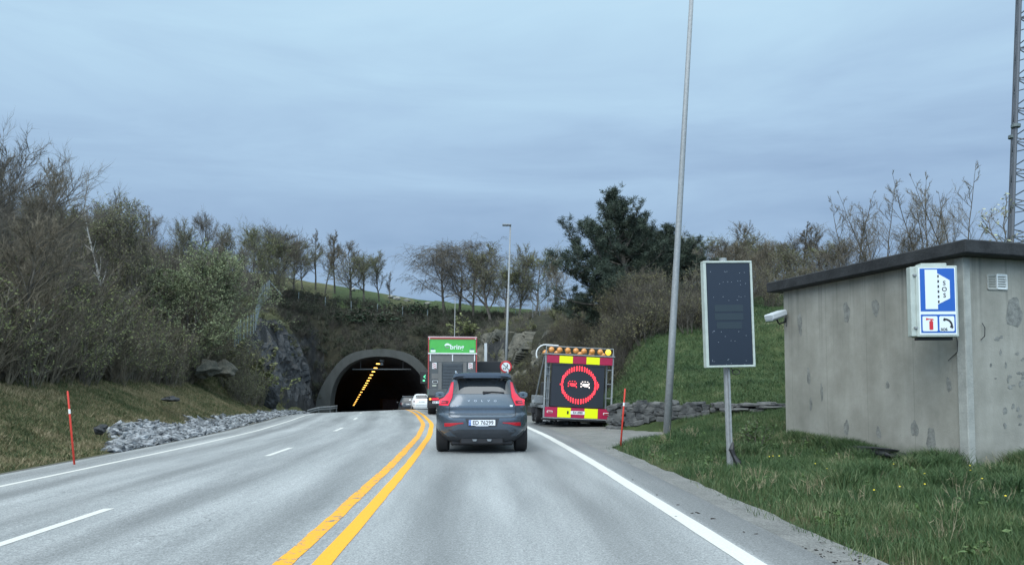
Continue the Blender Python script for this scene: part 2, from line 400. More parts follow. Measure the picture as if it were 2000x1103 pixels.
# road surface
def _asphalt(n, l, b):
    uv = n.new('ShaderNodeUVMap').outputs[0]
    t = n.new('ShaderNodeTexCoord').outputs['Object']
    s = n.new('ShaderNodeSeparateXYZ'); l.new(uv, s.inputs[0])
    mpn = n.new('ShaderNodeMapping'); mpn.inputs['Scale'].default_value = (1.0, .10, 1); l.new(uv, mpn.inputs[0])
    streak = _noise(n, l, mpn.outputs[0], 1.6, 5, .55)
    fine = _noise(n, l, t, 55, 4, .85)
    mid = _noise(n, l, t, 22, 4, .75)
    vo = n.new('ShaderNodeTexVoronoi'); vo.feature = 'DISTANCE_TO_EDGE'; vo.inputs['Scale'].default_value = .22
    dn = n.new('ShaderNodeTexNoise'); dn.inputs['Scale'].default_value = 1.2; dn.inputs['Detail'].default_value = 6; l.new(t, dn.inputs['Vector'])
    dv = n.new('ShaderNodeVectorMath'); dv.operation = 'MULTIPLY_ADD'; l.new(dn.outputs['Color'], dv.inputs[0]); dv.inputs[1].default_value = (1.6, 1.6, 0); l.new(t, dv.inputs[2]); l.new(dv.outputs[0], vo.inputs['Vector'])
    crack = _math(n, l, 'MULTIPLY', _ramp(n, l, vo.outputs['Distance'], [(.0012, 1.0), (.0035, 0.0)]), _ramp(n, l, _noise(n, l, t, .3, 2), [(.52, 0.0), (.6, .55)]))
    drip = _ramp(n, l, _noise(n, l, t, 3.1, 3, .5), [(.70, 0.0), (.76, .35)])
    base = _ramp(n, l, streak, [(.3, (.185, .195, .197)), (.5, (.25, .262, .264)), (.7, (.32, .333, .335))])
    fn = _ramp(n, l, fine, [(.3, .3), (.5, 1.0), (.72, 1.9)])
    c = _mix(n, l, 1.0, base, fn, 'MULTIPLY')
    mdn = _ramp(n, l, mid, [(.35, .8), (.65, 1.2)])
    c = _mix(n, l, 1.0, c, mdn, 'MULTIPLY')
    # worn wheel tracks (lighter) and oily middle band (darker), a pattern of the surface across the lane
    wv = _math(n, l, 'SINE', _math(n, l, 'MULTIPLY_ADD', s.outputs[0], 2 * PI / 1.65, -PI / 2 + .1))
    tr = _ramp(n, l, _math(n, l, 'MULTIPLY_ADD', wv, .5, .5), [(0.0, 1.1), (.6, 1.0), (1.0, .8)])
    c = _mix(n, l, 1.0, c, tr, 'MULTIPLY')
    sh_ = _ramp(n, l, _math(n, l, 'MULTIPLY_ADD', s.outputs[0], .1, .5), [(.838, 1.0), (.846, .62)])
    c = _mix(n, l, 1.0, c, sh_, 'MULTIPLY')
    c = _mix(n, l, crack, c, (.05, .05, .05)); c = _mix(n, l, drip, c, (.09, .09, .09))
    l.new(c, b.inputs['Base Color'])
    b.inputs['Roughness'].default_value = .62; b.inputs['Specular IOR Level'].default_value = .55
    _bump(n, l, b, fine, .45, .006)
m_asph = attr_mask_material('asphalt', _asphalt)
def _asph2(n, l, b):
    t = n.new('ShaderNodeTexCoord').outputs['Object']
    base = _ramp(n, l, _noise(n, l, t, 1.6, 7, .7), [(.3, (.11, .113, .108)), (.5, (.155, .158, .15)), (.7, (.2, .2, .19))])
    fn = _ramp(n, l, _noise(n, l, t, 50, 4, .85), [(.3, .3), (.5, 1.0), (.72, 1.9)])
    c = _mix(n, l, 1.0, base, fn, 'MULTIPLY')
    c = _mix(n, l, _ramp(n, l, _noise(n, l, t, 4.5, 9, .8), [(.58, 0.0), (.68, .7)]), c, (.07, .062, .05))
    l.new(c, b.inputs['Base Color']); b.inputs['Roughness'].default_value = .8
    _bump(n, l, b, _noise(n, l, t, 50, 4, .85), .5, .008)
m_asph2 = attr_mask_material('old asphalt', _asph2)

def strip(name, m, s0, s1, y0, y1, dz=0.0, dy=.5, ns=1, jit=0, seed=1, surf=road_z):
    ys = np.linspace(y0, y1, max(2, int((y1 - y0) / dy) + 1)); ss = np.linspace(s0, s1, ns + 1)
    Yg, Sg = np.meshgrid(ys, ss, indexing='ij')
    if jit:
        Sg = Sg + jit * (vnoise(Yg * 3, Sg * 7, seed) - .5)
    V = np.stack([cx(Yg) + Sg, Yg, surf(Yg, Sg) + dz], -1).reshape(-1, 3)
    idx = np.arange(Yg.size).reshape(Yg.shape)
    q = np.stack([idx[:-1, :-1], idx[:-1, 1:], idx[1:, 1:], idx[1:, :-1]], -1).reshape(-1, 4)
    o = np_mesh(name, V, q, m, smooth=True)
    uv = o.data.uv_layers.new(name='UVMap')
    li = np.zeros(len(q) * 4, dtype=np.int32); o.data.loops.foreach_get('vertex_index', li)
    U = np.stack([Sg.ravel()[li], Yg.ravel()[li]], -1); uv.data.foreach_set('uv', U.astype(np.float32).ravel())
    return tag(o, kind='structure')
strip('road', m_asph, -7.9, 3.92, -40, 340, 0, .5, 12)
strip('road_shoulder', m_asph2, 3.80, 4.34, -40, 42, -.012, .25, 2, jit=.12)
strip('verge_gravel', mat('verge grit', (.10, .10, .09), .9, var=.5, scale=30, bump=.8, bscale=60), -8.6, -7.55, -20, 89.5, -.02, .3, 2, jit=.3)

def flat_poly(name, m, P, z):
    bm = bmesh.new(); vs = [bm.verts.new((x, y, z)) for x, y in P]; bm.faces.new(vs); bmesh.ops.triangulate(bm, faces=bm.faces)
    me = bpy.data.meshes.new(name); bm.to_mesh(me); bm.free(); me.materials.append(m)
    o = bpy.data.objects.new(name, me); col.objects.link(o); return tag(o, kind='structure')
flat_poly('lay_by', m_asph2, LAYBY, -.02)

def _paint(name, c, wear_lo, c_wear=(.2, .2, .2), sc_=(9, 2.5)):
    def f(n, l, b):
        uv = n.new('ShaderNodeUVMap').outputs[0]
        q = n.new('ShaderNodeMapping'); q.inputs['Scale'].default_value = (sc_[0] * .3, sc_[1], 1); l.new(uv, q.inputs[0])
        a = _noise(n, l, q.outputs[0], 2.2, 7, .75)
        g = _noise(n, l, n.new('ShaderNodeTexCoord').outputs['Object'], 60, 3, .7)
        w = _math(n, l, 'MULTIPLY_ADD', g, .25, a)
        f_ = _ramp(n, l, w, [(wear_lo - .03, 0.0), (wear_lo + .03, 1.0)])
        cc = _ramp(n, l, g, [(.3, tuple(v * .82 for v in c)), (.7, tuple(min(1, v * 1.1) for v in c))])
        l.new(_mix(n, l, f_, c_wear, cc), b.inputs['Base Color']); b.inputs['Roughness'].default_value = .6
    return attr_mask_material(name, f)
m_white = _paint('white road paint', (.62, .62, .585), .44)
m_yel = _paint('yellow road paint', (.86, .40, .012), .44, (.25, .2, .13))
m_yel_worn = _paint('worn yellow road paint', (.84, .38, .012), .555, (.2, .185, .16), (9, 3.2))
strip('yellow_line_solid', m_yel, -.075, .075, -10, 320, .004, .5, 1, jit=.02)
strip('yellow_line_worn', m_yel_worn, -.39, -.23, -10, 320, .004, .25, 1, jit=.03, seed=5)
strip('edge_line_right', m_white, 3.21, 3.39, -10, 320, .004, .5, 1, jit=.02)
strip('edge_line_left', m_white, -6.67, -6.52, -10, 320, .004, .5, 1, jit=.02)
vb = []; 
for k in range(-1, 18):
    e = 9.15 + 9.3 * k
    o = strip('lane_dash', m_white, -3.39, -3.25, e - 2.25, e, .004, .5, 1)

# ------------------------------------------------------------------ tunnel
def inner_arch(t, a=5.9, hb=1.2, b=6.2, p=2.35):
    """t 0..1 left foot to right foot -> (lateral, height above road)"""
    pts = [(-a, 0.0), (-a, .6), (-a, 1.2)]
    for k in range(1, 28):
        th = PI - PI * k / 28; c, s_ = math.cos(th), math.sin(th)
        pts.append((a * math.copysign(abs(c) ** (2 / p), c), hb + b * s_ ** (2 / p)))
    pts += [(a, 1.2), (a, .6), (a, 0.0)]
    return pts
IA = inner_arch(0)
def outer_pts():
    r = []
    for (l, h) in IA:
        th = math.atan2(h, l)
        # outer ring follows, thicker at the feet
        t = abs(l) / 5.9
        k = .8 + .95 * t ** 12
        r.append((l + math.copysign(k * min(1, abs(l) / 2.5) * t ** .4, l) if abs(l) > .01 else 0, h + (.88 * (1 - t ** 5))))
    return r
OA = outer_pts()
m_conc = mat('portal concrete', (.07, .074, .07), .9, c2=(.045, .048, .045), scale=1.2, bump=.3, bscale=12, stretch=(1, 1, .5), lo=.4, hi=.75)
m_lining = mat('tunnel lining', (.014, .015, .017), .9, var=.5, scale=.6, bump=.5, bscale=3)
m_dark = mat('black steel', (.02, .02, .022), .5)
m_galv = mat('galvanised steel', (.27, .285, .29), .6, metal=.25, var=.12, scale=14)
m_galv_d = mat('dull galvanised steel', (.22, .24, .25), .55, metal=.4, var=.15, scale=10)
y0p = 89.3
zp = float(rz(90)) - .08
root = thing('tunnel_portal', 'concrete arched tunnel mouth at the end of the road, dark inside', 'tunnel', (float(cx(90)) + ARCH_S, 90, zp))
b = MB(); n_ = len(IA)
vs = [(l, -.7, h) for l, h in IA] + [(l, -.7, h) for l, h in OA] + [(l, 1.5, h) for l, h in OA] + [(l, 1.5, h) for l, h in IA]
fs = []
for i in range(n_ - 1):
    for a, c in ((0, 1), (1, 2), (3, 0)):
        fs.append((a * n_ + i, a * n_ + i + 1, c * n_ + i + 1, c * n_ + i))
b.add(vs, fs); b.build('portal_ring', m_conc, root)
b = MB(); rows = list(range(90, 331, 6)); vs = []
for Y in rows:
    c0 = float(cx(Y)) + ARCH_S - (float(cx(90)) + ARCH_S); z0 = float(rz(Y)) - float(rz(90))
    vs += [(c0 + l * 1.005, Y - 90 + .05, z0 + h * 1.002) for l, h in IA]
fs = [(r * n_ + i, r * n_ + i + 1, (r + 1) * n_ + i + 1, (r + 1) * n_ + i) for r in range(len(rows) - 1) for i in range(n_ - 1)]
fs.append(tuple((len(rows) - 1) * n_ + i for i in range(n_)))
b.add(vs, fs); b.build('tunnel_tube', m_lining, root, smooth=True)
# height limit bar, hung from the lining
def f(b):
    b.tube([(-3.6, 1.0, 5.9), (3.6, 1.0, 5.9)], .07, 8)
    for x in (-2.6, 2.6): b.tube([(x, 1.0, 5.9), (x, 1.0, 6.9)], .025, 6)
part('height_bar', m_galv_d, root, f)
def f(b):
    b.box((0, 1.2, 6.95), (.5, .9, .3), bev=.05); b.box((0, .9, 6.55), (.35, .3, .35), bev=.03)
part('ventilator_box', m_galv_d, root, f)

m_lamp_y = mat('sodium lamp glass', (.8, .5, .1), .4, emit=(1, .52, .10), es=4.5)
lampme = None
for k, D in enumerate(list(np.arange(96, 150, 6.2)) + list(np.arange(152, 245, 11))):
    X = float(cx(D)) + ARCH_S; z = float(rz(D)) + 7.0
    if lampme is None:
        t = thing('tunnel_lamp', 'nearest yellow lamp in the row along the tunnel ceiling', 'lamp', (X, D, z), 0, 'yellow lamps along the tunnel ceiling')
        part('housing', m_dark, t, lambda b: b.box((0, 0, .12), (.5, .9, .12), bev=.03))
        part('lamp_glass', m_lamp_y, t, lambda b: b.box((0, 0, 0), (.38, .62, .1), bev=.03)); lampme = t
    else:
        c = copy_tree(lampme); c.location = (X, D, z); c['label'] = 'yellow lamp farther along the row on the tunnel ceiling'

# ------------------------------------------------------------------ rock
m_rock = mat('wet dark rock', (.010, .012, .015), .55, c2=(.045, .049, .053), scale=.6, det=9, bump=1, bscale=5, lo=.38, hi=.72, bdist=.15)
m_rock2 = mat('mossy grey rock', (.035, .038, .03), .85, c2=(.15, .14, .11), scale=.7, det=9, bump=1, bscale=4, lo=.36, hi=.7, bdist=.15)
def rock_face(name, foot, top, m, label, seed=1, du=.28, dv=.28, amp=.9, lean=.25):
    """foot / top: lists of (X, Y, z) sampled along the face"""
    rnd = np.random.RandomState(seed)
    foot = np.array(foot, float); top = np.array(top, float)
    d = np.r_[0, np.cumsum(np.hypot(*np.diff(foot[:, :2], axis=0).T))]
    u = np.arange(0, d[-1], du); nv = max(4, int(np.max(top[:, 2] - foot[:, 2]) / dv))
    Fp = np.stack([np.interp(u, d, foot[:, i]) for i in range(3)], -1); Tp = np.stack([np.interp(u, d, top[:, i]) for i in range(3)], -1)
    v = np.linspace(0, 1, nv)[None, :, None]
    P = Fp[:, None] * (1 - v) + Tp[:, None] * v
    # outward normal, horizontal
    t = np.gradient(Fp[:, :2], axis=0); nrm = np.stack([-t[:, 1], t[:, 0]], -1); nrm /= np.linalg.norm(nrm, axis=1)[:, None] + 1e-9
    mid = Tp[:, :2] - Fp[:, :2]; sgn = -np.sign((nrm * mid).sum(1)); nrm *= sgn[:, None]
    U = np.broadcast_to(u[:, None], P.shape[:2]); Zv = P[..., 2]
    a = .35; Ur = U * math.cos(a) + Zv * math.sin(a); Vr = -U * math.sin(a) + Zv * math.cos(a)
    disp = np.zeros_like(U)
    for (cu, cv, am) in ((2.6, 1.7, 1.0), (1.1, .8, .5), (.5, .4, .25)):
        cells = rnd.rand(4000, 2) * [Ur.max() - Ur.min() + 4, Vr.max() - Vr.min() + 4] + [Ur.min() - 2, Vr.min() - 2]
        k = int((Ur.max() - Ur.min() + 4) * (Vr.max() - Vr.min() + 4) / (cu * cv)) + 4
        cells = cells[:k]; hv = rnd.rand(k) - .5; tx = (rnd.rand(k) - .5) * .9; ty = (rnd.rand(k) - .5) * .9
        dd = ((Ur[..., None] - cells[:, 0]) / cu) ** 2 + ((Vr[..., None] - cells[:, 1]) / cv) ** 2
        i = dd.argmin(-1)
        disp += am * (hv[i] + tx[i] * (Ur - cells[i, 0]) + ty[i] * (Vr - cells[i, 1])) * amp
    edge = np.minimum(np.minimum(v[..., 0] * 4, 1), 1) * np.ones_like(U)
    disp = disp * edge + .25
    P = P.copy(); P[..., 0] += nrm[:, None, 0] * disp; P[..., 1] += nrm[:, None, 1] * disp
    P[:, 0, 2] -= .5
    P[:, -1, 2] -= .3
    idx = np.arange(U.size).reshape(U.shape)
    q = np.stack([idx[:-1, :-1], idx[:-1, 1:], idx[1:, 1:], idx[1:, :-1]], -1).reshape(-1, 4)
    tri = np.concatenate([q[:, [0, 1, 2]], q[:, [0, 2, 3]]])
    o = np_mesh(name, P.reshape(-1, 3), tri, m, smooth=False)
    return tag(o, label, None, None, 'structure')
def fpts(lst, zoff=0, H=None):
    r = []
    for (s, Y) in lst:
        X = float(cx(Y)) + s; r.append((X, Y, float(ground_z(np.array([X]), np.array([Y]), False)[0]) + zoff))
    return r
fl = [(-12.6, 59.0), (-11.9, 60.0), (-11.2, 62), (-10.7, 66), (-10.3, 72), (-9.9, 78), (-9.6, 84), (-9.7, 89)]
tl = [(-14.6, 60.5), (-14.2, 61.5), (-13.8, 64), (-13.2, 68), (-12.9, 73), (-12.4, 78), (-12.0, 84), (-12.2, 90)]
rock_face('rock_face', fpts(fl), fpts(tl, .1), m_rock, 'dark wet rock cutting left of the tunnel mouth', 3, amp=.55)
fr = [(14, 47.5), (10.6, 50), (8.4, 54), (7.2, 60), (6.8, 66), (6.4, 72), (6.2, 78), (6.2, 84), (6.6, 89)]
tr = [(16, 50), (13.4, 53), (11.2, 57.5), (9.8, 62), (9.0, 67), (8.8, 73), (8.7, 79), (8.6, 84), (8.6, 89)]
rock_face('rock_face', fpts(fr), fpts(tr, .2), m_rock2, 'mossy layered rock cutting right of the tunnel mouth', 8, amp=.6)

def rock_proto(seed, sub=2, jag=.35, flat=(1, 1, 1)):
    bm = bmesh.new(); bmesh.ops.create_icosphere(bm, subdivisions=sub, radius=1)
    r = random.Random(seed)
    pl = [(Vector((r.uniform(-1, 1), r.uniform(-1, 1), r.uniform(-1, 1))).normalized(), r.uniform(.5, .85)) for _ in range(9)]
    for v in bm.verts:
        for nrm, d in pl:
            k = v.co.dot(nrm)
            if k > d: v.co -= nrm * (k - d)
        v.co = Vector((v.co.x * flat[0], v.co.y * flat[1], v.co.z * flat[2])) * (1 + jag * .3 * noise.noise(v.co * 2 + Vector((seed, 0, 0))))
    V = np.array([v.co[:] for v in bm.verts]); bm.verts.index_update(); Fc = np.array([[v.index for v in f.verts] for f in bm.faces]); bm.free()
    return V, Fc
def replicate(protos, T, name, mats, fmi=None, smooth=False, parent=None):
    """protos: list of (V, F[, mi]); T: list of (proto index, 3x3 matrix, loc)"""
    Vs, Fs, Ms = [], [], []; off = 0
    for k, M, c in T:
        p = protos[k]; V = p[0] @ np.asarray(M).T + np.asarray(c); Vs.append(V); Fs.append(p[1] + off); off += len(V)
        Ms.append(p[2] if len(p) > 2 else np.zeros(len(p[1]), int))
    return np_mesh(name, np.concatenate(Vs), np.concatenate(Fs), mats, np.concatenate(Ms), parent, smooth)
def rmat(rnd, sx, sy, sz, tilt=PI):
    e = Matrix.Rotation(rnd.uniform(0, 2 * PI), 3, 'Z') @ Matrix.Rotation(rnd.uniform(-tilt, tilt), 3, 'X') @ Matrix.Rotation(rnd.uniform(-tilt, tilt), 3, 'Y')
    return np.array(e @ Matrix.Diagonal((sx, sy, sz)))

rnd = random.Random(4)
pr = [rock_proto(i, 1, .5, (1, .75, .5)) for i in range(8)]
T = []
for i in range(8600):
    Y = rnd.uniform(19.6, 66) if i > 4000 else rnd.uniform(19.6, 32)
    wd = 1.9 * min(1, (Y - 19.6) / 5) * (1 + .25 * math.sin(Y * .9) * math.sin(Y * .37)) * (1 - .6 * max(0, (Y - 30) / 36))
    s = -8.15 - rnd.random() * wd - rnd.random() * .3
    X = float(cx(Y)) + s; d = rnd.choice((.04, .05, .07, .09, .12, .16)) * rnd.uniform(.7, 1.35)
    T.append((rnd.randrange(8), rmat(rnd, d * 1.5, d, d, .8), (X, Y, 0)))
zz = ground_z(np.array([t[2][0] for t in T]), np.array([t[2][1] for t in T]))
T = [(k, M, (c[0], c[1], z + rnd.uniform(-.02, .07))) for (k, M, c), z in zip(T, zz)]
m_rub = mat('blasted grey stone', (.065, .072, .08), .75, c2=(.34, .355, .37), scale=3.2, bump=.4, bscale=20, lo=.4, hi=.62)
tag(replicate(pr, T, 'rubble', m_rub), 'loose grey blasted stones along the left road edge', 'rubble', None, 'stuff')
T = []
for i in range(500):
    Y = rnd.uniform(28.0, 31.5); X = rnd.uniform(1.0, 2.6); d = rnd.choice((.08, .12, .16))
    T.append((rnd.randrange(8), rmat(rnd, d * 1.4, d, d, .8), (X, Y, gz(X, Y) + rnd.uniform(0, .08))))
tag(replicate(pr, T, 'rubble', m_rub), 'loose grey stones on the ground behind the sign trailer', 'rubble', None, 'stuff')

def boulder(x, y, D, w, h, label, seed, dark=False, sink=.15):
    p = px(x, y, D); V, Fc = rock_proto(seed, 4, .9, (1, .8, .8))
    V = V * [w / 2, w / 2, h / 2]
    o = np_mesh('boulder', V, Fc, m_rock if dark else m_rock2, smooth=False)
    o.location = (p.x, D, p.z); o.rotation_euler = (0, 0, seed)
    return tag(o, label, 'boulder', 'boulders on the left bank')
boulder(440, 722, 46, 1.9, 1.7, 'rounded grey boulder with a flat top beside the fence on the left bank', 21)
boulder(404, 722, 45, 1.9, 1.5, 'darker boulder tucked left of the flat-topped one on the bank', 23)
boulder(368, 716, 45, 1.6, .9, 'low boulder half covered by grass at the edge of the thicket', 29)
boulder(196, 838, 20, .5, .35, 'small dark stone in the grass above the rubble', 31, True)
boulder(335, 778, 31, .9, .3, 'flat dark stone sunk in the grass bank', 37, True)
boulder(525, 778, 56, 1.8, 3.2, 'steep dark rock block at the foot of the rock cutting', 45, True)

# ------------------------------------------------------------------ vegetation generators
m_bark = mat('grey bark', (.05, .045, .038), .9, c2=(.13, .12, .10), scale=5)
m_twig = mat('bare twigs', (.075, .066, .052), .9, c2=(.16, .145, .115), scale=2)
m_twig_r = mat('reddish twigs', (.088, .076, .052), .9, c2=(.18, .155, .11), scale=2)
m_birch = mat('birch bark', (.42, .41, .38), .8, c2=(.1, .09, .08), scale=3, stretch=(1, 1, 3), lo=.5, hi=.7)
m_bud_g = mat('spring buds', (.14, .165, .06), .8, c2=(.26, .28, .12), scale=1.2)
m_bud_o = mat('olive catkins', (.115, .125, .05), .8, c2=(.22, .225, .11), scale=1.2)
m_leaf_w = mat('young willow leaves', (.14, .17, .08), .8, c2=(.28, .32, .17), scale=.9)
m_needle = mat('pine needles', (.016, .028, .019), .7, c2=(.05, .072, .045), scale=1.4)
m_bloss = mat('pale blossom leaves', (.28, .31, .18), .7, c2=(.48, .5, .4), scale=3)

def quads_leaves(P, size, rnd, aspect=.55):
    n = len(P); a = rnd.normal(size=(n, 3)); a /= np.linalg.norm(a, axis=1)[:, None]
    b_ = np.cross(a, rnd.normal(size=(n, 3))); b_ /= np.linalg.norm(b_, axis=1)[:, None] + 1e-9
    sz = size * rnd.uniform(.6, 1.4, (n, 1)); a = a * sz; b_ = b_ * sz * aspect
    V = np.stack([P - a, P + b_, P + a, P - b_], 1).reshape(-1, 3)
    return V, np.arange(4 * n).reshape(n, 4)

def make_tree(seed, H=10., nl=12, style='round', spread=.8, leaf=0, leaf_size=.06, twig=.011, trunk_r=.16, stems=1, up=.25, droop=0., first=.25, dens=1.0):
    """returns (trunk arrays, crown arrays, leaf points)"""
    r = random.Random(seed); tr_, cw = MB(), MB(); leaves = []
    def grow(mb, p, d, Ln, rad, k, wob, upb, n, tip=.3):
        pts = [p.copy()]; rs = [rad]; d = d.normalized()
        for i in range(k):
            d = (d + Vector((r.gauss(0, wob), r.gauss(0, wob), r.gauss(0, wob) + upb))).normalized()
            p = p + d * Ln / k; pts.append(p.copy()); rs.append(rad * (1 - (1 - tip) * (i + 1) / k))
        mb.tube(pts, rs, n, cap=False); return pts, rs
    def at(pts, t):
        f = t * (len(pts) - 1); i = min(int(f), len(pts) - 2); return pts[i].lerp(pts[i + 1], f - i), (pts[i + 1] - pts[i]).normalized()
    def side(d, ang):
        o = d.orthogonal().normalized(); o = Matrix.Rotation(r.uniform(0, 2 * PI), 3, d) @ o
        return (d * math.cos(ang) + o * math.sin(ang)).normalized()
    for st in range(stems):
        lean = Vector((r.uniform(-.3, .3), r.uniform(-.3, .3), 1)) if stems > 1 else Vector((r.uniform(-.05, .05), r.uniform(-.05, .05), 1))
        hh = H * (1 if st == 0 else r.uniform(.75, .98))
        pts, rs = grow(tr_, Vector((r.uniform(-.2, .2) * (stems > 1), 0, -.3)), lean, hh * .93, trunk_r / math.sqrt(stems), 9, .05, .06, 7, .12)
        for i in range(int(nl / stems ** .5)):
            t = first + (1 - first) * ((i + r.random()) / int(nl / stems ** .5)) ** .9
            t = min(t, .98)
            p, d = at(pts, t); rad = trunk_r / math.sqrt(stems) * (1 - .85 * t) * .55
            if style == 'round': Ln = H * spread * (.42 * math.sin(PI * min(1, .18 + .8 * t)) + .1)
            elif style == 'cone': Ln = H * spread * .36 * (1.05 - t)
            elif style == 'vase': Ln = H * spread * (.5 - .3 * t)
            else: Ln = H * spread * .4
            Ln *= r.uniform(.75, 1.2)
            ang = {'round': r.uniform(.6, 1.15), 'cone': r.uniform(.7, 1.0), 'vase': r.uniform(.35, .65)}.get(style, .8)
            lp, lr = grow(tr_, p, side(d, ang), Ln, max(rad, .02), 6, .13, up * .35, 5, .25)
            nb = int(r.uniform(6, 9) * dens)
            for j in range(nb):
                q, dd = at(lp, .15 + .85 * (j + r.random()) / nb)
                bl = Ln * r.uniform(.28, .5)
                bp, br = grow(cw, q, side(dd, r.uniform(.4, .9)), bl, max(rad * .3, .014), 4, .16, up * .3 - droop * .2, 4, .35)
                nt_ = int(r.uniform(6, 9) * dens)
                for k in range(nt_):
                    q2, d2 = at(bp, (k + r.random()) / nt_)
                    tl = bl * r.uniform(.3, .6)
                    tp, _ = grow(cw, q2, side(d2, r.uniform(.3, .8)), tl, twig, 3, .15, up * .25 - droop * .5, 3, .4)
                    for m_ in range(int(4 * dens)):
                        q3, d3 = at(tp, r.random())
                        fp, _ = grow(cw, q3, side(d3, r.uniform(.3, .7)), tl * r.uniform(.35, .7), twig * .6, 2, .12, up * .2 - droop * .6, 3, .3)
                        for z_ in range(leaf): leaves.append(at(fp, r.random())[0] + Vector((r.gauss(0, .04), r.gauss(0, .04), r.gauss(0, .04))))
    return tr_, cw, leaves

def tree_meshes(name, seed, barkm, twigm, leafm=None, leaf_size=.06, **k):
    t, c, lv = make_tree(seed, leaf=k.pop('leaf', 0), **k)
    me_t = bpy.data.meshes.new(name + '_trunk'); me_t.from_pydata(t.v, [], t.f); me_t.materials.append(barkm)
    me_t.polygons.foreach_set('use_smooth', [True] * len(me_t.polygons))
    Vc = np.array(c.v, dtype=float); Fq = np.array([f for f in c.f if len(f) == 4])
    mi = np.zeros(len(Fq), int)
    if lv:
        LV, LF = quads_leaves(np.array([p[:] for p in lv]), leaf_size, np.random.RandomState(seed))
        Fq = np.concatenate([Fq, LF + len(Vc)]); Vc = np.concatenate([Vc, LV]); mi = np.concatenate([mi, np.ones(len(LF), int)])
    o = np_mesh(name + '_crown', Vc, Fq, [twigm] + ([leafm] if leafm else []), mi)
    me_c = o.data; bpy.data.objects.remove(o)
    H = max(Vc[:, 2].max(), .1)
    return me_t, me_c, H

PROTO = {}
def proto(key):
    if key in PROTO: return PROTO[key]
    spec = {
     'big_bare': dict(seed=11, barkm=m_bark, twigm=m_twig, H=10, nl=26, spread=1.0, dens=1.5, trunk_r=.2, up=.3, first=.15, twig=.009),
     'bare1': dict(seed=12, barkm=m_bark, twigm=m_twig, H=10, nl=20, spread=.9, dens=1.3, first=.2),
     'bare2': dict(seed=13, barkm=m_bark, twigm=m_twig_r, H=10, nl=20, spread=.9, style='vase', dens=1.25, first=.15, up=.3),
     'slim1': dict(seed=14, barkm=m_bark, twigm=m_twig, H=10, nl=20, spread=.8, style='cone', dens=1.15, first=.25, up=.4, trunk_r=.12),
     'slim2': dict(seed=15, barkm=m_bark, twigm=m_twig_r, H=10, nl=18, spread=.75, style='vase', dens=1.15, first=.25, up=.4, trunk_r=.12),
     'bud1': dict(seed=16, barkm=m_bark, twigm=m_twig, leafm=m_bud_g, leaf=1, leaf_size=.055, H=10, nl=19, spread=1.0, dens=1.25, first=.2),
     'bud2': dict(seed=17, barkm=m_bark, twigm=m_twig, leafm=m_bud_o, leaf=1, leaf_size=.05, H=10, nl=19, spread=.95, dens=1.2, style='vase', first=.2),
     'willow': dict(seed=18, barkm=m_bark, twigm=m_twig, leafm=m_leaf_w, leaf=4, leaf_size=.055, H=8, nl=22, spread=1.15, dens=1.15, first=.08, stems=3),
     'weep': dict(seed=19, barkm=m_bark, twigm=m_twig, H=10, nl=20, spread=1.0, dens=1.3, droop=1.0, first=.25, up=.3, trunk_r=.15),
     'birch': dict(seed=20, barkm=m_bark, twigm=m_twig_r, H=10, nl=24, spread=1.0, dens=.85, style='cone', first=.1, up=.35, stems=3, trunk_r=.12, twig=.007),
     'whitebirch': dict(seed=22, barkm=m_birch, twigm=m_twig, H=10, nl=16, spread=.6, dens=.9, style='cone', first=.45, up=.3, trunk_r=.16),
     'blossom': dict(seed=21, barkm=m_bark, twigm=m_twig, leafm=m_bloss, leaf=1, leaf_size=.05, H=6, nl=8, spread=.9, dens=.6, style='vase', first=.2, up=.4, trunk_r=.07, twig=.007),
    }[key]
    PROTO[key] = tree_meshes(key, **spec); return PROTO[key]

rt = random.Random(77)
def tree(key, x, ytop, D, label, group=None, w=1.0, name='bare_tree', sink=0.0, ybase=None):
    mt, mc, H = proto(key)
    p = px(x, ytop, D); g = gz(p.x, D) - sink; h = max(1.5, p.z - g)
    k = h / H
    t = thing(name, label, 'tree', (p.x, D, g), rt.uniform(0, 2 * PI), group)
    t.scale = (k * w, k * w, k)
    for nm, me in (('trunk', mt), ('crown', mc)):
        o = bpy.data.objects.new(nm, me); col.objects.link(o); o.parent = t
    return t
GL = 'trees of the wood on the left slope'; GS = 'trees on the skyline above the tunnel'; GR = 'trees on the hilltop right of the tunnel'; GB = 'trees behind the grass slope on the right'
tree('big_bare', 20, 205, 30, 'tallest bare tree at the left edge, branches spread against the sky', GL, 1.0)
tree('bare1', -70, 240, 27, 'bare tree cut off by the left edge beside the tallest one', GL, 1.0)
tree('bare2', 88, 295, 33, 'bare tree leaning right just beside the tallest tree on the left', GL, 1.0)
tree('bud1', 160, 345, 42, 'dull green budding tree with a broad top right of the tallest trees', GL, 1.1)
tree('bare1', 215, 352, 46, 'dark bare tree with a rounded top in the left wood', GL, 1.0)
tree('bud2', 265, 372, 44, 'olive brown budding tree left of the round green willow', GL, 1.0, 'budding_tree')
tree('whitebirch', 222, 420, 38, 'slender birch with a white trunk showing inside the left wood', GL, .9, 'birch_tree')
tree('bare2', 120, 380, 38, 'brownish bare tree behind the grass bank, left part of the wood', GL, 1.1)
tree('bare2', 50, 400, 26, 'short brown bare tree at the near edge of the left wood', GL, 1.2)
tree('willow', 360, 440, 46, 'round bushy tree in fresh pale green leaf beside the fence', GL, 1.1, 'willow_tree')
tree('bare1', 395, 392, 72, 'dark bare tree rising behind the round green willow', GL, .9)
tree('bud2', 345, 420, 60, 'olive tree showing over the left shoulder of the willow', GL, 1.0, 'budding_tree')
tree('bud2', 440, 432, 76, 'brown-green tree right behind the round green willow', GL, 1.0, 'budding_tree')
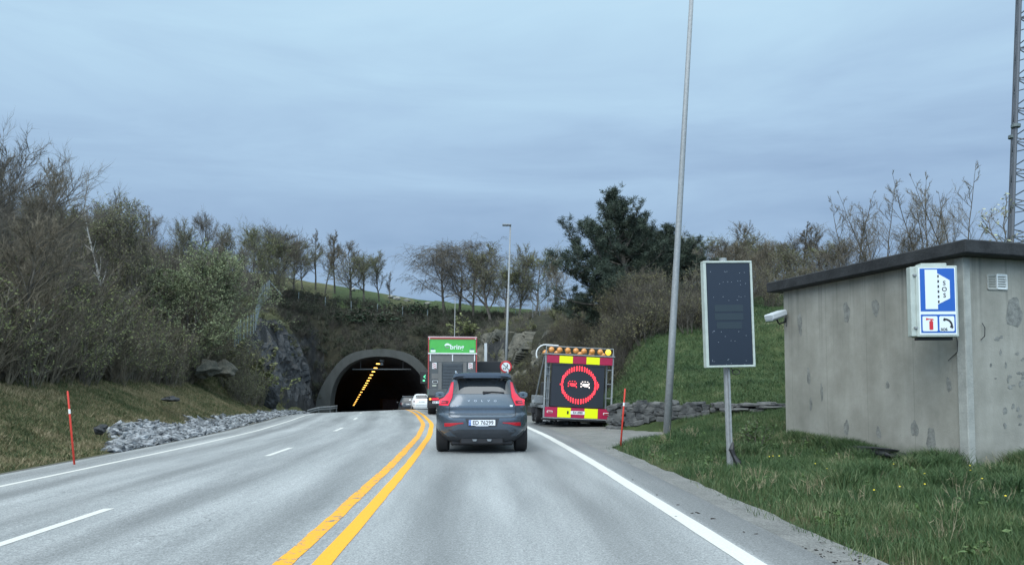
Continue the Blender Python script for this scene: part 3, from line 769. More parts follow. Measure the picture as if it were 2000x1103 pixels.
tree('bud1', 500, 412, 88, 'tall light green budding tree above the rock cutting', GL, .9, 'budding_tree')
tree('bare1', 470, 470, 70, 'dark bare tree at the upper end of the wire fence', GL, 1.0)
tree('bare1', 545, 425, 100, 'dark spreading tree where the left wood meets the skyline row', GL, 1.5)
tree('bud1', 520, 440, 96, 'full green tree beside the last tree of the left wood', GL, 1.4, 'budding_tree')
tree('bare2', 575, 470, 106, 'low dark tree in front of the largest skyline tree', GS, 1.5)
tree('bud1', 530, 480, 92, 'small green tree at the right end of the left wood', GL, .9, 'budding_tree')
for x, y, D, k in ((-30, 330, 45, 'bare1'), (70, 350, 50, 'bud2'), (180, 390, 58, 'bare1'), (300, 400, 66, 'bare2'), (20, 420, 36, 'bud2'), (240, 430, 52, 'bare1'), (410, 470, 60, 'bare2'), (130, 440, 46, 'bare1'), (330, 470, 54, 'bare1'), (-60, 400, 36, 'bare2')):
    tree(k, x, y, D, 'dim bare tree deep inside the left wood behind the front row', GL, 1.1)
tree('bare1', 556, 436, 112, 'largest dark tree of the skyline row, nearest the left wood', GS, 1.38)
tree('bud1', 592, 452, 112, 'round budding tree second from left in the skyline row', GS, 1.16, 'budding_tree')
tree('slim1', 618, 446, 114, 'slim bare tree, left one of the thin trio on the skyline', GS, 1.16)
tree('slim2', 636, 452, 112, 'slim bare tree, middle one of the thin trio on the skyline', GS, 1.16)
tree('slim1', 655, 448, 114, 'slim reddish bare tree, right one of the thin trio on the skyline', GS, 1.16)
tree('bare2', 686, 470, 110, 'spreading tree above the tunnel with a stout trunk', GS, 1.59)
tree('bud1', 712, 480, 108, 'wide low budding tree directly above the tunnel', GS, 1.59, 'budding_tree')
tree('bud2', 742, 484, 112, 'small tree second from the right end of the skyline row', GS, 1.16, 'budding_tree')
tree('slim1', 762, 530, 110, 'smallest tree at the right end of the skyline row', GS, 1.16)
tree('weep', 868, 468, 106, 'bare birch with hanging twigs, leftmost on the hilltop by the gap', GR, 1.67)
tree('weep', 898, 462, 108, 'bare tree beside the hanging birch, second on the hilltop', GR, 1.45)
tree('bare1', 925, 470, 104, 'dark stout tree on the hilltop left of the street lamp head', GR, 1.45)
tree('bud2', 960, 466, 100, 'olive crowned tree right behind the far street lamp pole', GR, 1.59, 'budding_tree')
tree('bud1', 985, 500, 98, 'pale green low tree on the hilltop behind the street lamp', GR, 1.45, 'budding_tree')
tree('bud2', 1012, 470, 98, 'yellowish tree just right of the street lamp on the hilltop', GR, 1.16, 'budding_tree')
tree('bud1', 1046, 466, 96, 'tall windblown pale tree between the street lamp and the pine', GR, 1.30, 'budding_tree')
tree('slim2', 1080, 490, 88, 'thin pale tree touching the left side of the pine', GR, 1.45)
for i, (x, y, D, k, lab) in enumerate((
    (1318, 452, 58, 'bud2', 'brown topped tree between the pine and the tall lamp pole'),
    (1380, 436, 62, 'bud1', 'green budding tree just left of the blank display sign'),
    (1424, 430, 60, 'slim2', 'thin bare tree rising behind the blank display sign'),
    (1462, 448, 58, 'bud2', 'olive tree showing at the right top of the blank display sign'),
    (1500, 446, 56, 'bud1', 'broad green-brown tree right of the blank display sign'),
    (1545, 448, 54, 'bare1', 'dark bare tree above the low end of the hut roof'),
    (1575, 432, 50, 'slim1', 'thin bare tree standing above the left roof corner'),
    (1612, 430, 48, 'slim2', 'upright bare tree left of the birch clumps behind the hut'),
    (1350, 462, 52, 'bare1', 'dark tree right of the tall lamp pole in the background'),
    (1430, 470, 46, 'bare2', 'reddish bare tree low behind the blank display sign'),
    (1520, 470, 46, 'bud2', 'low olive tree behind the top of the grass slope'),
    (1405, 450, 54, 'bare1', 'brown twiggy tree hidden behind the upper half of the blank sign'),
    (1345, 455, 66, 'bud2', 'light brown tree top right beside the tall lamp pole'),
    (1485, 462, 50, 'bare2', 'twiggy tree touching the right edge of the blank sign'),
    (1595, 455, 44, 'bud1', 'greenish tree above the left part of the hut roof'),
    (1640, 450, 42, 'bare1', 'grey twiggy tree left of the first birch clump'))):
    tree(k, x, y, D, lab, GB, 1.55, 'budding_tree' if 'bud' in k else 'bare_tree')
tree('birch', 1668, 375, 38, 'bare birch clump behind the hut, left one', 'bare birches behind the hut', 1.0, 'birch_tree')
tree('birch', 1712, 345, 37, 'taller bare birch clump behind the middle of the hut roof', 'bare birches behind the hut', .9, 'birch_tree')
tree('birch', 1812, 318, 36, 'bare birch clump behind the hut roof peak, tallest at left of the mast', 'bare birches behind the hut', .9, 'birch_tree')
tree('birch', 1866, 306, 36, 'bare birch reaching highest near the lattice mast', 'bare birches behind the hut', .9, 'birch_tree')
tree('bare2', 1765, 440, 36, 'low bare tree between the two birch clumps', 'bare birches behind the hut', 1.2)
tree('blossom', 1945, 366, 19, 'pale blossoming tree behind the hut in front of the mast', None, 1.2, 'blossoming_tree')

# ---- pine
def pine():
    p = px(1195, 382, 44); X, Y = px(1235, 640, 44).x, 44.0; g = gz(X, Y); H = p.z - g
    root_ = thing('pine_tree', 'large dark green pine with ragged top behind the sign trailer', 'tree', (X, Y, g))
    r = random.Random(5); tr_, cw = MB(), MB(); tips = []
    def limb(p0, d, Ln, rad, mb, k=7, wob=.12, upb=.03):
        pts = [p0.copy()]; rs = [rad]; d = d.normalized(); q = p0
        for i in range(k):
            d = (d + Vector((r.gauss(0, wob), r.gauss(0, wob), r.gauss(0, wob) + upb))).normalized(); q = q + d * Ln / k; pts.append(q.copy()); rs.append(rad * (1 - .8 * (i + 1) / k))
        mb.tube(pts, rs, 6, cap=False); return pts
    top = p.x - X
    tp = [Vector((0, 0, -.3)), Vector((-.1, 0, H * .25)), Vector((top * .3, 0, H * .5)), Vector((top * .7, 0, H * .75)), Vector((top, 0, H))]
    tr_.tube(tp, [.26, .22, .17, .1, .03], 8, cap=False)
    def tat(t):
        f_ = t * 4; i = min(3, int(f_)); return tp[i].lerp(tp[i + 1], f_ - i)
    n = 64
    for i in range(n):
        t = .14 + .84 * i / n
        a = i * 2.4 + r.uniform(-.4, .4)
        Ln = np.interp(t, [.14, .3, .5, .62, .75, .9, 1], [3.8, 4.7, 4.4, 2.8, 1.5, .6, .25]) * r.uniform(.7, 1.2)
        d = Vector((math.cos(a), math.sin(a) * .8, np.interp(t, [.1, .5, 1], [-.02, .2, .8])))
        lp = limb(tat(t), d, Ln, np.interp(t, [0, 1], [.09, .03]), tr_, upb=.05)
        ns = max(4, int(Ln * 4.5))
        for j in range(ns):
            f_ = (.25 + .75 * (j + r.random()) / ns) * (len(lp) - 1); q = min(int(f_), len(lp) - 2)
            p0 = lp[q].lerp(lp[q + 1], f_ - q); dd = (lp[q + 1] - lp[q]).normalized()
            o = (Vector((r.gauss(0, 1), r.gauss(0, 1), r.gauss(.35, .6))).normalized() * .8 + dd * .7)
            sp = limb(p0, o, r.uniform(.35, .9) * (.6 + .1 * Ln), .02, cw, 3, .1, .15)
            tips += [(sp[1], .6), (sp[2], .85), (sp[3], 1.0)]
            if r.random() < .8:
                e = sp[2] + Vector((r.gauss(0, .25), r.gauss(0, .25), r.uniform(.05, .3))); tips.append((e, .9))
    # extra long low limbs, partly bare, reaching left and right
    for (tx, tz, dx) in ((-5.2, 3.4, 0), (-4.6, 5.2, 0), (3.9, 5.6, 0), (3.6, 4.2, 0), (-3.4, 2.2, 0), (4.3, 3.0, 0)):
        st = tat(min(.9, tz / H)) + Vector((0, 0, -.6)); en = Vector((tx, r.uniform(-1, 1), tz))
        pts = [st.lerp(en, k / 7) + Vector((r.gauss(0, .12), r.gauss(0, .12), -.5 * math.sin(PI * k / 7))) for k in range(8)]
        tr_.tube(pts, [.09 - .01 * k for k in range(8)], 6, cap=False)
        for k in range(3, 8):
            for z_ in range(7): tips.append((pts[k] + Vector((r.gauss(0, .35), r.gauss(0, .35), r.gauss(.15, .25))), 1.0))
    # needle tufts: bottle-brush clusters of fine blades
    rs = np.random.RandomState(2); B = []
    for q, s_ in tips:
        n_ = 30; c = np.array(q)
        d = rs.normal(size=(n_, 3)); d[:, 2] = np.abs(d[:, 2]) * .8 + .15; d /= np.linalg.norm(d, axis=1)[:, None]
        st = c + rs.normal(size=(n_, 3)) * .07; ln = rs.uniform(.14, .30, (n_, 1)) * s_
        sd_ = np.cross(d, rs.normal(size=(n_, 3))); sd_ /= np.linalg.norm(sd_, axis=1)[:, None]; wd = .014
        B.append(np.stack([st - sd_ * wd, st + sd_ * wd, st + d * ln + sd_ * wd * .5, st + d * ln - sd_ * wd * .5], 1).reshape(-1, 3))
    B = np.concatenate(B); tr_.build('trunk', m_bark, root_, smooth=True)
    Vc = np.array(cw.v); Fq = np.array(cw.f); V = np.concatenate([Vc, B]); Fb = np.arange(len(B)).reshape(-1, 4) + len(Vc)
    np_mesh('crown', V, np.concatenate([Fq, Fb]), [m_bark, m_needle], np.r_[np.zeros(len(Fq), int), np.ones(len(Fb), int)], root_)
    return root_
P1 = pine()
def copy_pine(x, y, D, label, w=1.0, rzr=2.0):
    c = copy_tree(P1); p = px(x, y, D); g = gz(p.x, D); c.location = (p.x, D, g); 
    h0 = max(v.co.z for ch in P1.children if ch.name.startswith('trunk') for v in ch.data.vertices)
    k = (p.z - g) / h0; c.scale = (k * w, k * w, k); c.rotation_euler = (0, 0, rzr); c['label'] = label; return c
copy_pine(1282, 452, 46, 'second pine, lower and denser, right of the ragged pine top', 1.25, 2.2)
copy_pine(1232, 430, 52, 'third pine top showing between the two nearer pines', 1.1, 4.0)

# ---- shrubs / thickets: one mass per area
def shrub_proto(seed, stems=14, H=2.6, leaf=0, lsize=.05, spread=.5, kids=6, sub=3):
    r = random.Random(seed); mb = MB(); lv = []
    for i in range(stems):
        a = r.uniform(0, 2 * PI); d = Vector((math.cos(a) * spread * r.random(), math.sin(a) * spread * r.random(), 1)).normalized()
        p = Vector((math.cos(a) * .25, math.sin(a) * .25, -.1)); pts = [p]; h = H * r.uniform(.55, 1)
        for k in range(4):
            d = (d + Vector((r.gauss(0, .12), r.gauss(0, .12), .02))).normalized(); pts.append(pts[-1] + d * h / 4)
        mb.tube(pts, [.02, .017, .013, .01, .005], 3, cap=False)
        for k in range(kids):
            f_ = r.uniform(.9, 3.9); q = int(f_); st = pts[q].lerp(pts[q + 1], f_ - q)
            dd = (d + Vector((r.gauss(0, .7), r.gauss(0, .7), r.gauss(.2, .3)))).normalized(); ln = h * r.uniform(.15, .35)
            e = st + dd * ln; mb.tube([st, st.lerp(e, .5) + Vector((r.gauss(0, .03), r.gauss(0, .03), 0)), e], [.009, .007, .004], 3, cap=False)
            for z_ in range(sub):
                s2 = st.lerp(e, r.random()); e2 = s2 + (dd + Vector((r.gauss(0, .6), r.gauss(0, .6), r.gauss(.1, .4)))).normalized() * ln * .6
                mb.tube([s2, e2], [.006, .003], 3, cap=False)
                for w_ in range(leaf): lv.append(s2.lerp(e2, r.random()))
    V = np.array([tuple(v) for v in mb.v]); Fq = np.array(mb.f); mi = np.zeros(len(Fq), int)
    if lv:
        LV, LF = quads_leaves(np.array([p[:] for p in lv]), lsize, np.random.RandomState(seed)); Fq = np.concatenate([Fq, LF + len(V)]); V = np.concatenate([V, LV]); mi = np.r_[mi, np.ones(len(LF), int)]
    return V, Fq, mi
SB = [shrub_proto(i) for i in range(4)]
SG = [shrub_proto(10 + i, leaf=2, lsize=.045) for i in range(3)]
SLOW = [shrub_proto(20 + i, stems=12, H=1.3, leaf=3, lsize=.06, spread=1.2) for i in range(3)]
def thicket(n, gen, protos, name, mats, label, lo=.7, hi=1.3, seed=1):
    r = random.Random(seed); P = []
    for i in range(n):
        q = gen(r)
        if q is None: continue
        P.append(q)
    A = np.array([p[:2] for p in P]); Z = ground_z(A[:, 0], A[:, 1]); T = []
    for (X, Y, k), z in zip([(p[0], p[1], p[2] if len(p) > 2 else 1) for p in P], Z):
        s_ = r.uniform(lo, hi) * k; M = Matrix.Rotation(r.uniform(0, 2 * PI), 3, 'Z') @ Matrix.Diagonal((s_ * r.uniform(.8, 1.2), s_ * r.uniform(.8, 1.2), s_))
        T.append((r.randrange(len(protos)), np.array(M), (X, Y, z - .05)))
    return tag(replicate(protos, T, name, mats), label, 'undergrowth', None, 'stuff')
def g_left(r):
    Y = r.uniform(14, 60); s = -13.4 - abs(r.gauss(0, 3.4)) - r.random() * .8
    return (float(cx(Y)) + s, Y, np.interp(-s, [13.4, 17], [.75, 1.35]))
thicket(520, g_left, SB, 'undergrowth', [m_twig_r, m_bud_o], 'tangled bare brown thicket along the top of the left bank', seed=3)
thicket(420, g_left, SG, 'undergrowth', [m_twig, m_bud_g], 'greenish budding bushes mixed into the left thicket', seed=4)
def g_left_back(r):
    Y = r.uniform(24, 88); s = -17 - r.random() * 24
    return (float(cx(Y)) + s, Y, 1.5)
thicket(300, g_left_back, SB, 'undergrowth', [m_twig, m_bud_o], 'dark undergrowth deep inside the left wood', seed=5)
def g_portal(r):
    Y = r.uniform(90.15, 107); X = float(cx(Y)) + r.uniform(-24, 26)
    return (X, Y, .8)
thicket(800, g_portal, SLOW, 'undergrowth', [m_twig, mat('dark bramble leaves', (.02, .032, .016), .8, c2=(.05, .06, .03), scale=.5)], 'dark brambles and scrub on the slope above the tunnel mouth', seed=6)
thicket(700, g_portal, SB, 'undergrowth', [mat('dark scrub twigs', (.035, .032, .026), .9, c2=(.09, .08, .062), scale=1), m_bud_o], 'bare brown scrub on the slope above the tunnel mouth', .4, .7, seed=7)
def g_rocktop(r):
    Y = r.uniform(50, 90)
    if r.random() < .5: s = r.uniform(9.5, 24) + max(0, 60 - Y) * .3
    else: s = -r.uniform(13.5, 22)
    return (float(cx(Y)) + s, Y, .6)
thicket(380, g_rocktop, SLOW + SB[:1], 'undergrowth', [m_twig, m_bud_o], 'low brown scrub on top of the rock cuttings', seed=8)
def g_rockface(r):
    Y = r.uniform(52, 88); s = r.choice([-r.uniform(10.5, 13.4), r.uniform(6.6, 9.8)]); return (float(cx(Y)) + s, Y, .5)
thicket(150, g_rockface, SLOW, 'undergrowth', [m_twig, m_bud_o], 'tufts of scrub clinging to the rock cuttings', .5, 1.1, seed=18)
def g_right(r):
    Y = r.uniform(29, 56); X = r.uniform(2.0, 30)
    if (Y - 28.2) - (X - 3.5) * .80 < 0: return None
    if X - float(cx(Y)) < 9.5: return None
    return (X, Y, .5)
thicket(480, g_right, SB, 'undergrowth', [mat('dark scrub twigs', (.035, .032, .026)), m_bud_o], 'dark bare thicket above the grass slope on the right', seed=9)
thicket(620, g_right, SG, 'undergrowth', [m_twig, mat('dull olive leaves', (.09, .095, .04), .8, c2=(.19, .175, .08), scale=.8)], 'olive bushes above the grass slope on the right', seed=10)
def g_lrock(r):
    Y = r.uniform(48, 61); s = -r.uniform(10.8, 14.5); return (float(cx(Y)) + s, Y, .8)
thicket(70, g_lrock, SG, 'undergrowth', [m_twig, m_bud_o], 'olive budding bushes left of the dark rock cutting', seed=28)
def g_rslope(r):
    Y = r.uniform(31, 50); X = float(cx(Y)) + r.uniform(6.5, 12)
    if X - 1.2 < -(Y - 31) * .3: return None
    return (X, Y, .55)
thicket(300, g_rslope, SB + SG + SG, 'undergrowth', [mat('dark scrub twigs', (.035, .032, .026)), mat('dull olive leaves', (.09, .095, .04))], 'olive and brown scrub between the right rock cutting and the grass slope', seed=29)
# green-leaved shrubs that read as single plants
def shrub(x, y, D, h, label, w=1.3, m=None, seed=1):
    p = px(x, y, D); g = gz(p.x, D); V, Fq, mi = SLOW[seed % 3]
    k = h / 1.3
    o = np_mesh('shrub', V * [k * w, k * w, k], Fq, [m_twig, m or m_bud_g], mi); o.location = (p.x, D, g); o.rotation_euler = (0, 0, seed)
    return tag(o, label, 'shrub', 'shrubs by the tunnel cutting')
m_ever = mat('evergreen leaves', (.015, .035, .015), .6, c2=(.035, .07, .03), scale=.8)
shrub(680, 600, 99, 2.4, 'dark evergreen shrub on the slope above the tunnel, left one', 2.2, m_ever, 1)
shrub(725, 600, 98, 2.2, 'dark evergreen shrub on the slope above the tunnel, right one', 2.4, m_ever, 2)
shrub(815, 590, 104, 2.6, 'rounded dark shrub on the crest where the sky dips', 1.8, m_ever, 3)
shrub(915, 596, 92, 2.6, 'yellow-green shrub on the crest behind the lorry', 1.8, m_bud_g, 4)
shrub(470, 690, 54, 3.2, 'pale olive bush beside the wire fence left of the rock', 1.2, m_bud_o, 5)
shrub(500, 720, 56, 2.6, 'low pale green bush at the foot of the rock cutting', 1.2, m_bud_g, 6)
shrub(1470, 850, 15.5, .6, 'leafy green plant clump in the grass right of the display post', 1.1, mat('weed leaves', (.05, .10, .03), .6, c2=(.11, .17, .05), scale=9), 7)

# ---- grass
def _grassm(name, stops):
    def f(n, l, b):
        t = n.new('ShaderNodeTexCoord').outputs['Object']
        a = n.new('ShaderNodeAttribute'); a.attribute_name = 'rnd'
        m_ = _math(n, l, 'MULTIPLY_ADD', _noise(n, l, t, 1.3, 4), .75, _math(n, l, 'MULTIPLY', a.outputs['Fac'], .38))
        m_ = _math(n, l, 'MULTIPLY_ADD', _noise(n, l, t, .4, 3), .75, _math(n, l, 'ADD', m_, -.27))
        l.new(_ramp(n, l, m_, stops), b.inputs['Base Color']); b.inputs['Roughness'].default_value = .6
        b.inputs['Specular IOR Level'].default_value = .3
    return attr_mask_material(name, f)
m_grass = _grassm('lush grass', [(.32, (.016, .038, .014)), (.55, (.036, .074, .026)), (.75, (.065, .112, .042)), (.93, (.13, .155, .07)), (1.0, (.28, .26, .16))])
m_grass_d = _grassm('dry spring grass', [(.36, (.024, .045, .014)), (.5, (.045, .075, .025)), (.6, (.08, .095, .038)), (.7, (.17, .15, .075)), (.92, (.32, .26, .16))])
def grass(n, gen, name, m, label, hmin, hmax, wid, seed, lean=.35):
    r = np.random.RandomState(seed); X, Y = gen(r, n); z = ground_z(X, Y); n = len(X)
    h = r.uniform(hmin, hmax, n) * (.6 + .8 * np.clip(fbm(X * 1.2, Y * 1.2, 7) + .5, 0, 1)); a = r.uniform(0, 2 * PI, n)
    wv = np.stack([np.cos(a), np.sin(a), np.zeros(n)], -1) * (wid * r.uniform(.6, 1.4, n))[:, None]
    ln = r.normal(size=(n, 2)) * lean * h[:, None]
    B = np.stack([X, Y, z - .02], -1); M_ = B + np.stack([ln[:, 0] * .35, ln[:, 1] * .35, h * .6], -1); Tt = B + np.stack([ln[:, 0], ln[:, 1], h], -1)
    V = np.stack([B - wv, B + wv, M_ + wv * .7, M_ - wv * .7, Tt], 1).reshape(-1, 3)
    i = np.arange(n)[:, None] * 5
    Fq = np.concatenate([i + [0, 1, 2], i + [0, 2, 3], i + [3, 2, 4]])
    o = np_mesh(name, V, Fq, m, smooth=True, attrs={'rnd': np.repeat(r.rand(n), 5)})
    return tag(o, label, 'grass', None, 'stuff')
HUT = [(7.5, 12.2), (6.17, 16.7), (11.5, 18.2), (12.8, 13.7)]
def gen_right(r, n):
    Y = 3.6 + 19.5 * r.rand(n) ** 1.5; X = r.uniform(2.0, 16, n); s = X - cx(Y)
    edge = 4.08 + .22 * (vnoise(Y * 1.5, Y * 0, 3) - .3) + .12 * vnoise(Y * 6, Y * 0, 8) + r.rand(n) ** 2 * .55
    k = (s > edge) & (np.abs(X / Y) < 1.35) & ~inpoly(X, Y, LAYBY) & ~inpoly(X, Y, HUT)
    wx = np.interp(X, [p[0] for p in WALL], [p[1] for p in WALL]); k &= Y < wx - .3
    k &= r.rand(n) < np.clip(.15 + (fbm(X * 1.7, Y * 1.7, 31) + .5) * 2.2 - .55 + (s - 4.1) * .25, .04, 1)
    return X[k], Y[k]
grass(480000, gen_right, 'grass', m_grass, 'lush green verge grass in front of the hut', .05, .17, .004, 1)
def gen_tall(r, n):
    # tufts along hut wall and random clumps
    cxs = r.uniform(0, 1, (60, 2)); t = r.rand(n); w = r.normal(0, .12, n); i = r.randint(0, 60, n)
    X = np.where(i < 25, 6.17 + (7.5 - 6.17) * cxs[i, 0] - .22 + w, np.where(i < 40, 7.5 + 3 * cxs[i, 0] + w, 3.2 + 5 * cxs[i, 0] + w)); 
    Y = np.where(i < 25, 16.7 + (12.2 - 16.7) * cxs[i, 0] - .1, np.where(i < 40, 12.0 + .85 * cxs[i, 0] - .15, 6 + 9 * cxs[i, 1])) + r.normal(0, .1, n)
    k = ~inpoly(X, Y, HUT) & (X - cx(Y) > 4.8); return X[k], Y[k]
grass(26000, gen_tall, 'grass', m_grass, 'taller tufts of grass and weeds by the hut wall', .16, .34, .006, 2, .5)
def gen_left(r, n):
    Y = 9 + 44 * r.rand(n) ** 1.4; s = -r.uniform(8.3, 15.5, n); X = cx(Y) + s
    rub = (Y > 19.9) & (s > -8.1 - 1.9 * np.clip((Y - 19.3) / 5, 0, 1) * (1 - .6 * np.clip((Y - 30) / 36, 0, 1))); k = ~(rub & (r.rand(n) > .03)) & (np.abs(X / Y) < .85); return X[k], Y[k]
grass(260000, gen_left, 'grass', m_grass_d, 'patchy brown and green grass on the left bank', .05, .16, .007, 3, .6)
def gen_slope(r, n):
    Y = r.uniform(22.6, 40, n); X = r.uniform(3.0, 18, n); wx = np.interp(X, [p[0] for p in WALL], [p[1] for p in WALL])
    k = (Y > wx + .3) & ((Y - 30.5) - (X - 3.5) * .80 < 0) & (X - cx(Y) > 6.3) & ~inpoly(X, Y, LAYBY); return X[k], Y[k]
grass(200000, gen_slope, 'grass', m_grass, 'grass slope rising behind the dry stone wall', .05, .14, .008, 4, .6)
def g_weed(r):
    Y = r.uniform(5.5, 19); X = float(cx(Y)) + 4.6 + r.random() ** 1.3 * 5
    if bool(inpoly(np.array([X]), np.array([Y]), HUT)[0]) or bool(inpoly(np.array([X]), np.array([Y]), LAYBY)[0]): return None
    return (X, Y, .16)
m_weed = mat('weed leaves', (.05, .10, .03), .6, c2=(.11, .17, .05), scale=9)
WEED = [shrub_proto(60 + i, stems=9, H=1.0, leaf=2, lsize=.13, spread=1.6, kids=4, sub=2) for i in range(2)]
thicket(150, g_weed, WEED, 'weeds', [m_weed, m_weed], 'low broad-leaved weeds scattered in the verge grass', .6, 1.4, seed=41)
DEAD = [shrub_proto(70 + i, stems=7, H=1.6, leaf=0, spread=.9, kids=3, sub=1) for i in range(2)]
thicket(70, g_weed, DEAD, 'dead_stalks', [mat('dead straw', (.24, .20, .12), .8, c2=(.36, .31, .2), scale=6), m_weed], 'thin dead straw stalks standing in the verge grass', .7, 1.6, seed=42)
# dandelions
m_dand = mat('dandelion yellow', (.75, .6, .04), .7)
def gd(r):
    while True:
        Y = r.uniform(7.5, 13.5); X = r.uniform(4.2, 8.2)
        if not bool(inpoly(np.array([X]), np.array([Y]), HUT)[0]): return X, Y
def dand_proto():
    mb = MB(); mb.lathe([(-.006, .004), (0, .02), (.008, .016), (.012, .004)], (0, 0, .2), 'z', 8); mb.mi = 1; mb.tube([(0, 0, 0), (.01, 0, .1), (0, 0, .2)], .003, 3)
    return mb
rr = random.Random(9); dm = None
for i in range(26):
    X, Y = gd(rr)
    if dm is None: dm = dand_proto().build('dandelion', [m_dand, m_grass]); o = dm
    else: o = dm.copy(); col.objects.link(o)
    o.location = (X, Y, gz(X, Y) - .02); o.scale = (.65, .65, .8); tag(o, 'small yellow dandelion flower in the verge grass', 'flower', 'dandelions in the verge grass')

# ------------------------------------------------------------------ dry stone wall
def stone_wall():
    t = MB(); r = random.Random(3); T = []
    prs = []
    for i in range(7):
        V_, F_ = rock_proto(50 + i, 3, .5, (1, 1, 1)); rs_ = np.random.RandomState(i)
        V_ = V_ @ np.array(Matrix.Rotation(.12 * i, 3, 'Z')); lim = rs_.uniform(.52, .7, 6)
        V_ = np.maximum(np.minimum(V_, lim[:3]), -lim[3:]) * 1.45 + rs_.normal(size=V_.shape) * .012; prs.append((V_, F_))
    for k in range(len(WALL) - 1):
        a, c = Vector(WALL[k]), Vector(WALL[k + 1]); L_ = (c - a).length; d = (c - a) / L_
        for row in range(6 if k < 2 else 4):
            x = 0
            while x < L_:
                w = r.uniform(.16, .42); h = .14
                q = a + d * (x + w / 2); zb = float(ground_z(np.array([q.x]), np.array([q.y - .35]))[0])
                top = .82 if k < 2 else .80
                z = zb + .06 + row * .145 + (0.05 * r.random())
                if z < top + .05:
                    M = Matrix.Rotation(math.atan2(d.y, d.x) + r.gauss(0, .12), 3, 'Z') @ Matrix.Rotation(r.gauss(0, .12), 3, 'Y') @ Matrix.Diagonal((w * .62, .24, h * .78))
                    T.append((r.randrange(7), np.array(M), (q.x + r.gauss(0, .03), q.y + r.gauss(0, .03) + row * .03, z)))
                x += w * .95
    # flat slabs lying on the terrace to the right
    for i in range(26):
        X = r.uniform(6.2, 9.2); Y = 22.2 + r.uniform(-.5, .2); M = Matrix.Rotation(r.uniform(-.5, .5), 3, 'Z') @ Matrix.Diagonal((r.uniform(.2, .4), .2, .05))
        T.append((r.randrange(7), np.array(M), (X, Y, .78 + r.uniform(-.1, .08))))
    o = replicate(prs, T, 'dry_stone_wall', mat('wall stone', (.035, .038, .04), .85, c2=(.12, .122, .118), scale=3, bump=.5, bscale=25))
    tag(o, 'low dark dry stone wall below the grass slope', 'wall')
stone_wall()

# ------------------------------------------------------------------ hut
m_render_ = None
def _render(n, l, b):
    t = n.new('ShaderNodeTexCoord').outputs['Object']
    a = _ramp(n, l, _noise(n, l, t, 1.3, 8, .65), [(.3, (.225, .222, .190)), (.5, (.285, .28, .243)), (.7, (.35, .345, .305))])
    mp_ = n.new('ShaderNodeMapping'); mp_.inputs['Scale'].default_value = (2.2, 2.2, .35); l.new(t, mp_.inputs[0])
    st = _ramp(n, l, _noise(n, l, mp_.outputs[0], 1.6, 6, .6), [(.3, .88), (.6, 1.0), (.8, 1.07)])
    c = _mix(n, l, 1.0, a, st, 'MULTIPLY')
    mp2 = n.new('ShaderNodeMapping'); mp2.inputs['Scale'].default_value = (1.4, 1.4, .75); l.new(t, mp2.inputs[0])
    sp = _ramp(n, l, _noise(n, l, mp2.outputs[0], 3.2, 9, .72), [(.60, 0.0), (.66, 1.0)])
    c = _mix(n, l, _math(n, l, 'MULTIPLY', sp, .28), c, (.15, .155, .145))
    # rain streaks running down from the roof edge, and board joints of the formwork
    zz_ = n.new('ShaderNodeSeparateXYZ'); l.new(t, zz_.inputs[0])
    m3 = n.new('ShaderNodeMapping'); m3.inputs['Scale'].default_value = (7, 7, .12); l.new(t, m3.inputs[0])
    strk = _ramp(n, l, _noise(n, l, m3.outputs[0], 1.3, 4, .6), [(.52, 0.0), (.68, 1.0)])
    hgt = _ramp(n, l, _math(n, l, 'MULTIPLY', zz_.outputs[2], .28), [(.45, 0.0), (.98, 1.0)])
    c = _mix(n, l, _math(n, l, 'MULTIPLY', _math(n, l, 'MULTIPLY', strk, hgt), .5), c, (.09, .092, .082))
    jt = _math(n, l, 'PINGPONG', _math(n, l, 'ADD', zz_.outputs[1], .03), .56)
    c = _mix(n, l, _ramp(n, l, jt, [(.004, .35), (.014, 0.0)]), c, (.14, .14, .12))
    low = _ramp(n, l, _math(n, l, 'MULTIPLY_ADD', _noise(n, l, t, 3, 5), .5, _math(n, l, 'MULTIPLY', zz_.outputs[2], 1.0)), [(.35, .6), (.6, 0.0)])
    c = _mix(n, l, low, c, (.075, .09, .06))
    c = _mix(n, l, _math(n, l, 'MULTIPLY', _ramp(n, l, _noise(n, l, t, 24, 6, .7), [(.62, 0.0), (.7, 1.0)]), .35), c, (.09, .095, .09))
    l.new(c, b.inputs['Base Color']); b.inputs['Roughness'].default_value = .9
    _bump(n, l, b, _noise(n, l, t, 30, 6, .7), .5, .01)
m_render_ = attr_mask_material('weathered render', _render)
m_rendl = mat('lighter render', (.37, .38, .35), .9, c2=(.25, .26, .24), scale=2.5, bump=.4, bscale=30)
m_stain = mat('spalled dark patch', (.13, .135, .125), .95, c2=(.25, .255, .235), scale=9, bump=.6, bscale=30)
def blob(mb, cx_, cz, rx, rz_, seed, n=22, y0=-.004, y1=.0, amp=.55):
    r = random.Random(seed); ph = [r.uniform(0, 6.28) for _ in range(4)]
    P = []
    for i in range(n):
        a = 2 * PI * i / n; k = 1 + amp * .5 * (math.sin(2 * a + ph[0]) * .4 + math.sin(3 * a + ph[1]) * .35 + math.sin(5 * a + ph[2]) * .3 + r.uniform(-.2, .2))
        P.append((cx_ + rx * k * math.cos(a), cz + rz_ * k * math.sin(a)))
    mb.prism(P, y0, y1)
A = Vector((7.5, 12.2)); d1 = Vector((-1.33, 4.5)).normalized(); d2 = Vector((d1.y, -d1.x))  # d1: along the left wall away, d2: along the right face
L1, L2, HW = 4.7, 5.4, 3.52
root = thing('equipment_hut', 'grey rendered concrete hut with flat dark roof at the right', 'building', (A.x, A.y, 0), math.atan2(d2.y, d2.x))
